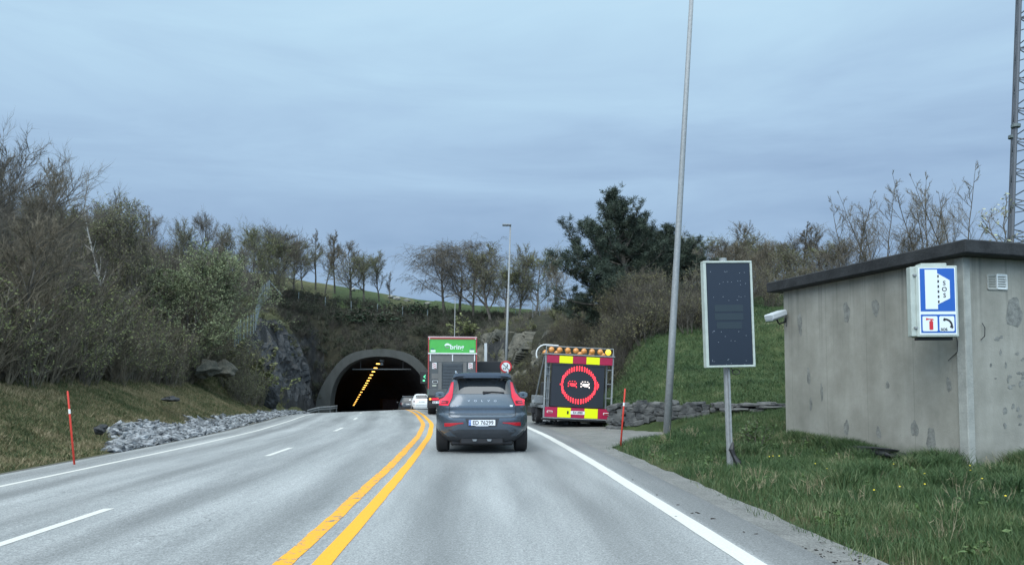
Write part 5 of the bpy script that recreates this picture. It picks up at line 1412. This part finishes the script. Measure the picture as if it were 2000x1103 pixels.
part('rear_wiper', m_blk, root, lambda b: b.tube([(.02, sh.rear(0, 1.24) - .02, 1.235), (.2, sh.rear(0, 1.27) - .02, 1.262), (.46, sh.rear(.4, 1.25) - .02, 1.25)], [.02, .016, .01], 6))
part('wiper_shade', m_blk, root, lambda b: b.prism([(-.0, 1.228), (.46, 1.228), (.44, 1.262), (.02, 1.278)], sh.rear(.2, 1.25) - .014, sh.rear(.2, 1.25)+.02))
part('roof_fin', m_blk, root, lambda b: b.prism([(-.025, 1.675), (0, 1.73), (.025, 1.675)], 1.0, 1.18))
for s_ in (-1, 1):
    part('roof_rail', m_chrome, root, lambda b: b.tube([(s_ * .555, .75, 1.665), (s_ * .565, .9, 1.705), (s_ * .57, 2.0, 1.705), (s_ * .56, 2.2, 1.665)], .016, 6))
    def mir(b):
        b.lathe([(-.10, .03), (-.085, .075), (-.04, .10), (.03, .10), (.09, .07), (.12, .03)], (0, 0, 0), 'y', 18)
        b.v = [(s_ * .985 + v[0] * 1.25, 2.6 + v[1], 1.18 + v[2] * .8) for v in b.v]
    o = part('wing_mirror', m_paint, root, mir, auto=True)
    part('mirror_glass', mat('mirror glass', (.16, .19, .2), .1, metal=.8), o, lambda b: b.prism([(s_ * .985 + .09 * math.cos(a) * 1.15, 1.18 + .058 * math.sin(a)) for a in np.linspace(0, 2 * PI, 17)[:-1]], 2.50, 2.51))
    part('mirror_arm', m_blk, o, lambda b: b.tube([(s_ * .80, 2.62, 1.10), (s_ * .92, 2.62, 1.14)], .03, 6))
    part('door_trim', m_blk, root, lambda b: b.box((s_ * .945, 2.0, .45), (.02, 2.0, .12), bev=.005))
    for y in (.82, 3.52): wheel(root, s_ * .825, y, .36, .265)
part('exhaust_trim', m_blk, root, lambda b: (b.box((0, .35, .27), (.9, .5, .16), bev=.03), b.box((0, .8, .22), (1.3, 1.0, .12), bev=.03)))
for s_ in (-1, 1): part('tow_bracket', m_galv_d, root, lambda b: b.prism([(s_ * .15 - .05, .30), (s_ * .15 + .05, .30), (s_ * .15 + .03, .26), (s_ * .15 - .03, .26)], .06, .12))

# white small car and dark car before the tunnel
def small_car(name, label, X, Y, yaw, paint, W=.815, H=1.49, light=m_tl_d, kind='hatch'):
    t = thing(name, label, 'car', (X, Y, float(road_z(Y, 1.5))), yaw, None, rot=(-R(2.5), 0, yaw))
    k = H / 1.49; q = W / .815
    s_ = Shell(([.2, .35, .6, .85, 1.0, 1.2, 1.38, 1.45, 1.49], [.72 * q, .78 * q, .815 * q, .81 * q, .77 * q, .66 * q, .575 * q, .52 * q, .35 * q]), ([.2, .4, .7, .9, 1.0, 1.38, 1.45, 1.49], [.12, .0, .02, .08, .14, .42, .5, .8]),
               ([.2, .5, .8, .95, 1.4, 1.49], [3.3, 3.5, 3.3, 2.8, 2.1, 1.7]))
    def c_(c, seg):
        if seg in ('left', 'right') and 1.0 < c[2] < 1.38 and .5 < c[1] < 2.8: return 'side_window'
        if seg == 'front' and 1.0 < c[2] < 1.38: return 'windscreen'
        return 'body'
    s_.build([.2, .28, .35, .45, .6, .72, .85, .93, 1.0, 1.1, 1.2, 1.3, 1.38, 1.42, 1.45, 1.475, 1.49], c_, t, {'body': paint, 'side_window': m_glass, 'windscreen': m_glass})
    s_.patch([(-.52 * q, 1.06), (.52 * q, 1.06), (.47 * q, 1.33), (.38 * q, 1.38), (-.38 * q, 1.38), (-.47 * q, 1.33)], .006, 3).build('rear_window', m_glass, t, auto=True)
    for sg in (-1, 1):
        part('tail_light', light, t, lambda b: b.box((sg * .63 * q, s_.rear(.63 * q, .8) - .0, .82), (.09, .06, .2), bev=.02))
        for y in (.62, 2.85): wheel(t, sg * .70 * q, y, .29, .2)
        part('wing_mirror', paint, t, lambda b: b.box((sg * .87 * q, 2.2, 1.0), (.18, .1, .13), bev=.03))
    part('number_plate', m_plate, t, lambda b: b.box((0, s_.rear(0, .78) - .012, .78), (.52, .012, .11)))
    part('plate_marks', m_blk, t, lambda b: [b.box((-.2 + .07 * i, s_.rear(0, .78) - .020, .78), (.035, .003, .07)) for i in range(7) if i != 2])
    part('bumper_strip', m_plast if kind == 'dark' else m_chrome, t, lambda b: b.tube([(x, s_.rear(x, .5) - .01, .52) for x in np.linspace(-.72 * q, .72 * q, 13)], .018, 5))
    return t
Yf = 64.; small_car('small_car', 'small white hatchback just outside the tunnel beside the lorry', float(cx(Yf)) + 1.55, Yf, R(11), mat('white car paint', (.78, .80, .8), .3, coat=.5))
Yd = 70.; t = small_car('dark_car', 'dark car with roof bars entering the tunnel ahead of the white hatchback', float(cx(Yd)) + .75, Yd, R(11), mat('black car paint', (.02, .024, .03), .3, coat=.5), .9, 1.49, kind='dark')
part('roof_bar', m_galv_d, t, lambda b: (b.tube([(-.55, .9, 1.56), (.55, .9, 1.56)], .025, 6), b.tube([(-.5, .9, 1.45), (-.5, .9, 1.58)], .03, 6), b.tube([(.5, .9, 1.45), (.5, .9, 1.58)], .03, 6)))

# vehicles inside the tunnel
m_tail = mat('lit brake light', (.6, .02, .01), .4, emit=(1, .05, .02), es=3.5)
m_head = mat('lit headlight', (.8, .8, .7), .4, emit=(1, .93, .75), es=3)
Yt = 122.; t = thing('box_lorry', 'dim lorry far inside the tunnel with red tail lights', 'lorry', (float(cx(Yt)) + 1.8, Yt, float(rz(Yt))), R(13))
part('cargo_box', mat('dim lorry box', (.12, .08, .07), .7, var=.2), t, lambda b: b.box((0, 3.5, 2.3), (2.5, 7, 2.6), bev=.05))
part('chassis', m_dark, t, lambda b: b.box((0, 3.5, .8), (2.3, 7, .35)))
part('cab', m_dark, t, lambda b: b.box((0, 8.1, 1.9), (2.4, 1.8, 2.6), bev=.1))
for sg in (-1, 1):
    part('tail_light', m_tail, t, lambda b: b.box((sg * 1.0, -.05, .85), (.22, .08, .14), bev=.02))
    for y in (1.5, 7.6): wheel(t, sg * 1.05, y, .5, .35)
Yt = 104.; t2 = small_car('tunnel_car', 'dark car just inside the tunnel with lit red lights', float(cx(Yt)) + 1.6, Yt, R(13), mat('black car paint', (.02, .024, .03), .3), .85, 1.45, m_tail)
for i, (Yt, ds, lab) in enumerate(((150, -2.0, 'nearer oncoming car with faint headlights deep in the tunnel'), (172, -5.0, 'farther oncoming car with faint headlights deep in the tunnel'))):
    t3 = thing('oncoming_car', lab, 'car', (float(cx(Yt)) + ds, Yt, float(rz(Yt))), R(13), 'oncoming cars deep in the tunnel')
    part('body', m_dark, t3, lambda b: (b.box((0, 2, .65), (1.75, 4.2, .7), bev=.15), b.box((0, 2.3, 1.2), (1.45, 2.2, .5), bev=.18)))
    for sg in (-1, 1): part('headlight', m_head, t3, lambda b: b.box((sg * .65, -.12, .7), (.18, .06, .12), bev=.02))

# ------------------------------------------------------------------ lorry
m_lg = mat('lorry green', (.07, .40, .07), .4, var=.05)
m_lred = mat('lorry red trim', (.36, .05, .05), .45)
m_lside = mat('lorry pale green side', (.19, .33, .26), .5, var=.12, scale=3)
m_lgr = mat('lorry lower panel', (.075, .085, .09), .6, var=.12)
m_lgr2 = mat('lorry shutter', (.045, .055, .065), .5, var=.1)
m_lbr = mat('lorry grey panel', (.13, .13, .125), .55, var=.08)
m_lw = mat('lorry white trim', (.66, .68, .68), .45)
root = thing('lorry', 'box lorry with green top panel and dark tail lift ahead of the SUV', 'lorry', (-2.98, 37.0, 0), R(6.5))
W2 = 1.22; zt = 3.86; zf_ = .95
part('cargo_box', m_lside, root, lambda b: b.box((0, 4.1, (zt + zf_) / 2), (2 * W2, 8.1, zt - zf_), bev=.03))
part('rear_frame', m_lred, root, lambda b: (b.box((-W2 + .027, -.02, (zt + 1.3) / 2 + .0), (.054, .14, zt - 1.3)), b.box((W2 - .027, -.02, (zt + 1.3) / 2), (.054, .14, zt - 1.3)), b.box((0, -.02, zt - .04), (2 * W2 - .11, .14, .07))))
part('roof_edge', mat('pinkish roof trim', (.6, .45, .45), .5), root, lambda b: b.box((0, -.02, zt + .03), (2 * W2, .16, .05)))
gp = part('green_panel', m_lg, root, lambda b: b.box((0, -.015, 3.455), (2 * W2 - .13, .10, .70)))
part('panel_sticker', m_signw, gp, lambda b: (b.box((-.97, -.068, 3.19), (.24, .004, .10)), b.box((.97, -.068, 3.19), (.24, .004, .10))))
part('panel_sticker_dark', mat('sticker green', (.03, .2, .12), .5), gp, lambda b: (b.box((-1.0, -.068, 3.29), (.17, .004, .07)), b.box((.98, -.068, 3.29), (.17, .004, .07))))
text('bring', .34, m_signw, (.22, -.068, 3.39), gp, 'lettering', bold=.006)
def f(b):
    o_, i_ = [], []
    for k in range(11): a = R(10 + 160 * k / 10); o_.append((-.26 + .15 * math.cos(a), 3.44 + .14 * math.sin(a))); i_.append((-.26 + .11 * math.cos(a) + .02, 3.43 + .05 * math.sin(a)))
    b.prism(o_ + i_[::-1], -.069, -.065)
part('emblem', m_signw, gp, f)
part('emblem_shade', mat('emblem grey', (.22, .25, .23), .5), gp, lambda b: b.prism([(-.26 + .12 * math.cos(a), 3.40 + .06 * math.sin(a)) for a in np.linspace(PI, 2 * PI, 9)], -.069, -.065))
part('white_strip', m_lw, root, lambda b: b.box((0, -.05, 3.07), (2 * W2, .12, .06)))
part('upper_panel', m_lbr, root, lambda b: b.box((0, .0, 2.85), (2 * W2 - .16, .08, .38)))
part('lower_panel', m_lgr, root, lambda b: b.box((0, .0, 1.95), (2 * W2 - .16, .09, 1.41)))
part('shutter', m_lgr2, root, lambda b: [b.box((0, -.055, 1.4 + i * .155), (1.0, .03, .135), bev=.008) for i in range(8)])
for x in (-1.1, 0, 1.1): part('hinge_post', m_lw if x else m_lw, root, lambda b: b.box((x, -.06, 2.86), (.05, .04, .34)))
for x in (-.62, .62): part('guide_rail', m_lbr, root, lambda b: b.box((x, -.07, 1.95), (.17, .05, 1.36)))
for x in (-.9, .9):
    part('warning_sticker', m_lw, root, lambda b: b.box((x, -.05, 2.46), (.22, .012, .30)))
    part('sticker_stripe', m_lred, root, lambda b: [b.box((x, -.058, 2.36 + i * .09), (.2, .004, .03), Matrix.Rotation(R(25), 3, 'Y')) for i in range(3)])
part('grey_label', m_lbr, root, lambda b: b.box((-.87, -.06, 1.93), (.34, .02, .28)))
part('camera_sticker', m_lw, root, lambda b: (b.box((-.86, -.052, 1.66), (.26, .012, .13)),))
part('camera_mark', m_blk, root, lambda b: (b.box((-.86, -.06, 1.66), (.22, .005, .09)),))
part('height_sticker', mat('pale sticker', (.4, .42, .36), .5), root, lambda b: b.box((-.9, -.052, 1.47), (.2, .012, .08)))
part('tail_lift', m_lgr, root, lambda b: (b.box((0, -.06, 1.13), (2.4, .14, .32), bev=.02), b.box((0, .1, .95), (2.3, .3, .12))))
part('underrun_bar', m_dark, root, lambda b: (b.box((0, .05, .55), (2.35, .12, .16), bev=.02), b.box((-.6, .2, .75), (.1, .3, .4)), b.box((.6, .2, .75), (.1, .3, .4))))
for s_ in (-1, 1):
    o = part('tail_light', m_tl, root, lambda b: b.box((s_ * .85, -.02, .80), (.36, .08, .12), bev=.02))
    part('indicator', mat('indicator amber', (.8, .4, .08), .4, emit=(1, .5, .1), es=.6), o, lambda b: b.box((s_ * 1.1, -.02, .80), (.11, .08, .11), bev=.02))
    part('marker_light', m_lw, root, lambda b: b.box((s_ * 1.15, -.1, zt - .06), (.06, .04, .05), bev=.01))
    for y in (1.6, 6.8): wheel(root, s_ * 1.0, y, .47, .42)
    part('mudguard', m_dark, root, lambda b: b.box((s_ * 1.02, .75, .62), (.45, .04, .55)))
part('number_plate', m_plate, root, lambda b: b.box((-.72, -.06, .64), (.52, .012, .11)))
part('plate_marks', m_blk, root, lambda b: [b.box((-.92 + .07 * i, -.068, .64), (.035, .003, .07)) for i in range(7) if i != 2])
part('chassis', m_dark, root, lambda b: b.box((0, 4.0, .75), (.9, 8, .3)))
part('cab', m_lside, root, lambda b: (b.box((0, 9.1, 1.85), (2.4, 1.7, 2.7), bev=.12)))
part('cab_window', m_glass, root, lambda b: (b.box((-1.19, 9.3, 2.4), (.05, .8, .7)), b.box((1.19, 9.3, 2.4), (.05, .8, .7)), b.box((0, 9.95, 2.4), (2.0, .05, .8))))

# ------------------------------------------------------------------ sign trailer
m_tr = mat('trailer red foil', (.36, .012, .055), .4, var=.06)
m_ty = mat('trailer fluorescent yellow', (.80, .86, .0), .4)
m_scr = mat('trailer screen', (.018, .022, .030), .45)
m_led = mat('red light bars', (.9, .03, .05), .4, emit=(1, .05, .07), es=1.15)
m_ledw = mat('white light bars', (.9, .8, .75), .4, emit=(1, .86, .78), es=1.0)
m_amb = mat('amber lamp lens', (.62, .25, .05), .25, coat=.5)
m_ambl = mat('lit amber lamp lens', (.9, .6, .05), .3, emit=(1, .72, .05), es=.9)
root = thing('warning_trailer', 'roadworks warning trailer with red and yellow bands and lit red ring display', 'trailer', (2.28, 26.0, .03), 0, rot=(0, R(2.6), R(6)))
def banner(z0, z1, y, name):
    o = part(name, m_tr, root, lambda b: b.box((0, y, (z0 + z1) / 2), (2.34, .03, z1 - z0), bev=.003))
    for bx in (-.49, .47): part('yellow_block', m_ty, o, lambda b: b.box((bx, y - .018, (z0 + z1) / 2), (.47, .006, z1 - z0 - .01)))
banner(2.16, 2.42, -.03, 'upper_banner'); banner(.27, .615, -.03, 'lower_banner')
part('frame', m_galv, root, lambda b: ([b.box((s_ * 1.20, .03, 1.40), (.05, .05, 2.35)) for s_ in (-1, 1)], [b.box((s_ * 1.03, .22, 1.40), (.05, .05, 2.2)) for s_ in (-1, 1)],
     b.box((0, .1, 2.47), (2.5, .32, .035)), b.box((0, -.08, .245), (2.46, .12, .03)), [b.box((-1.11, .12, z), (.15, .04, .03)) for z in (.9, 1.25, 1.75, 2.0)], [b.box((1.11, .12, z), (.15, .04, .03)) for z in (1.0, 1.5, 2.0)],
     b.box((0, .0, 2.74), (2.4, .03, .03)), [b.box((x, .0, 2.61), (.025, .025, .26)) for x in (-1.2, .7, 1.2)]))
scr = part('screen', m_scr, root, lambda b: (b.box((-.03, .06, 1.39), (1.88, .16, 1.52), bev=.015), b.box((-.03, -.022, 2.12), (1.88, .03, .05))))
ys_ = -.028; cxr, czr = -.0, 1.42
def f(b):
    n = 40
    for i in range(n):
        a = 2 * PI * i / n; x = cxr + .60 * math.cos(a); z = czr + .58 * math.sin(a)
        h = .075 + .03 * abs(math.sin(a)) + (.06 if abs(math.cos(a)) > .95 else 0); b.box((x, ys_, z), (.042, .02, 2 * h * .85), bev=.006)
    for dx, hh in ((.66, .14), (.70, .07), (-.66, .03)): b.box((cxr + dx, ys_, czr), (.03, .02, hh * 2), bev=.006)
part('light_ring', m_led, scr, f)
def car_icon(b, x0, cols):
    for (dx, dz, w, h) in cols: b.box((x0 + dx, ys_, czr + dz), (w, .02, h), bev=.004)
IC = [(-.09, .12, .045, .025), (0, .125, .045, .025), (.09, .12, .045, .025), (-.14, .05, .03, .06), (-.14, -.05, .03, .05), (.14, .05, .03, .06), (.15, -.07, .03, .06), (-.06, .01, .05, .09), (.0, .0, .05, .11), (.06, .0, .05, .11), (.1, -.01, .03, .08)]
part('car_symbol', m_led, scr, lambda b: car_icon(b, -.235, IC))
part('car_symbol', m_ledw, scr, lambda b: car_icon(b, .22, IC))
for i in range(8):
    x = -1.02 + i * .29
    o = part('warning_lamp', m_amb if i < 7 else m_ambl, root, lambda b: b.lathe([(-.07, .02), (-.06, .06), (-.03, .09), (0, .105), (.03, .09), (.06, .06)], (x, -.02, 2.615), 'y', 18), smooth=True)
for i in range(6):
    x = -1.15 + i * .42; part('warning_lamp', m_amb, root, lambda b: b.lathe([(-.04, .06), (0, .11), (.05, .10), (.1, .04)], (x, .55, 2.52), 'z', 14), smooth=True)
part('lamp_hoop', m_lw, root, lambda b: b.tube([(-.75, .15, 2.78), (-1.2, .15, 2.79)] + [(-1.2 + .33 * math.cos(a), .15, 2.46 + .33 * math.sin(a)) for a in np.linspace(PI / 2, PI * 1.15, 9)], .022, 8))
part('rear_lamp', m_lw, root, lambda b: [b.box((s_ * 1.0 - .0, -.052, .45), (.2, .02, .08), bev=.01) for s_ in (-1, 1)])
part('rear_lamp_lens', m_refr, root, lambda b: [b.box((s_ * 1.0, -.066, .45), (.15, .01, .045)) for s_ in (-1, 1)])
pl = part('number_plate', m_plate, root, lambda b: b.box((-.01, -.055, .45), (.50, .012, .12), bev=.003))
text('RX 8985', .115, m_blk, (.0, -.063, .45), pl, 'lettering', bold=.002, sx=.85)
part('hook', m_blk, root, lambda b: b.box((-.36, -.06, .45), (.06, .02, .11), bev=.01))
part('bumper', m_dark, root, lambda b: (b.box((.03, -.0, .195), (2.62, .2, .07), bev=.02), b.box((-.0, 1.5, .4), (2.2, 3.0, .12))))
part('chassis', m_galv_d, root, lambda b: (b.box((-1.22, 1.6, .62), (.12, 3.2, .10)), b.box((1.1, 1.6, .5), (.1, 3.0, .1)), b.tube([(-1.22, .2, 2.4), (-1.35, 1.4, .7)], .03, 8), b.box((-1.28, 1.2, .85), (.35, .7, .3), bev=.02), b.tube([(-1.08, .2, .4), (-1.08, .2, 2.3)], .03, 8), b.tube([(0, 3.0, .45), (0, 4.6, .45)], .06, 8), b.box((-1.13, .25, 1.9), (.1, .2, .5), bev=.02)))
part('equipment_box', m_dark, root, lambda b: (b.box((.0, 1.6, 1.0), (1.9, 2.4, 1.0), bev=.03), b.box((-1.2, 2.0, .45), (.5, 1.2, .25), bev=.03)))
for x, y in ((-1.16, 1.45), (.95, .75), (.95, 1.6), (-1.16, 2.2)): wheel(root, x, y, .30 if x < 0 else .27, .26)
part('jockey_wheel', m_tyre, root, lambda b: (b.lathe([(-.03, .09), (.03, .09)], (-.72, .2, .10), 'x', 12), b.tube([(-.72, .2, .1), (-.72, .2, .35)], .02, 6)))
part('side_reflector', m_lw, root, lambda b: b.box((-1.42, 1.0, .78), (.1, .02, .1)))

# ------------------------------------------------------------------ small things
m_dirt = mat('dark clods', (.03, .027, .024), .95, var=.4, scale=20)
r = random.Random(12); T = []
prd = [rock_proto(90 + i, 1, .5, (1, .7, .5)) for i in range(4)]
cl = [(1245, 936), (1285, 964), (1320, 984), (1358, 1000), (1393, 1010), (1454, 1036), (1476, 1039), (1316, 1005)]
for (x, y) in cl:
    D = CAMH * F / (y - 758); X = (x - 1000) / F * D
    for j in range(3 if y in (1000, 1010) else 1): T.append((r.randrange(4), rmat(r, .03, .02, .014, .3), (X + r.gauss(0, .03), D + r.gauss(0, .02), .003)))
for i in range(60):
    D = r.gauss(5.95, .28); X = r.gauss(2.62, .28); d = r.uniform(.006, .02)
    T.append((r.randrange(4), rmat(r, d * 1.5, d, d * .7, .3), (X, D, -.006)))
tag(replicate(prd, T, 'soil_clods', m_dirt), 'scattered dark clods of soil on the right shoulder', 'soil', None, 'stuff')
# dark tarpaulin and stones at the foot of the hut
p = Vector((A.x, A.y)) + d1 * 2.2
V, Fc = rock_proto(61, 4, 1.6, (1, .45, .35)); o = np_mesh('tarpaulin', V * [1.3, .45, .5], Fc, mat('dark tarpaulin', (.02, .022, .024), .6, bump=.8, bscale=6), smooth=True)
o.location = (p.x - .30, p.y - .1, gz(p.x - .3, p.y) + .10); o.rotation_euler = (0, 0, math.atan2(d1.y, d1.x)); tag(o, 'crumpled dark tarpaulin lying along the foot of the hut wall', 'tarpaulin')
p = Vector((A.x, A.y)) + d1 * 3.55
V, Fc = rock_proto(63, 3, .8, (1, .8, .9)); o = np_mesh('stone', V * .14, Fc, mat('wall stone', (.06, .065, .068)), smooth=False)
o.location = (p.x - .32, p.y, gz(p.x - .3, p.y) + .06); tag(o, 'grey stone at the end of the dark tarpaulin by the hut', 'stone')
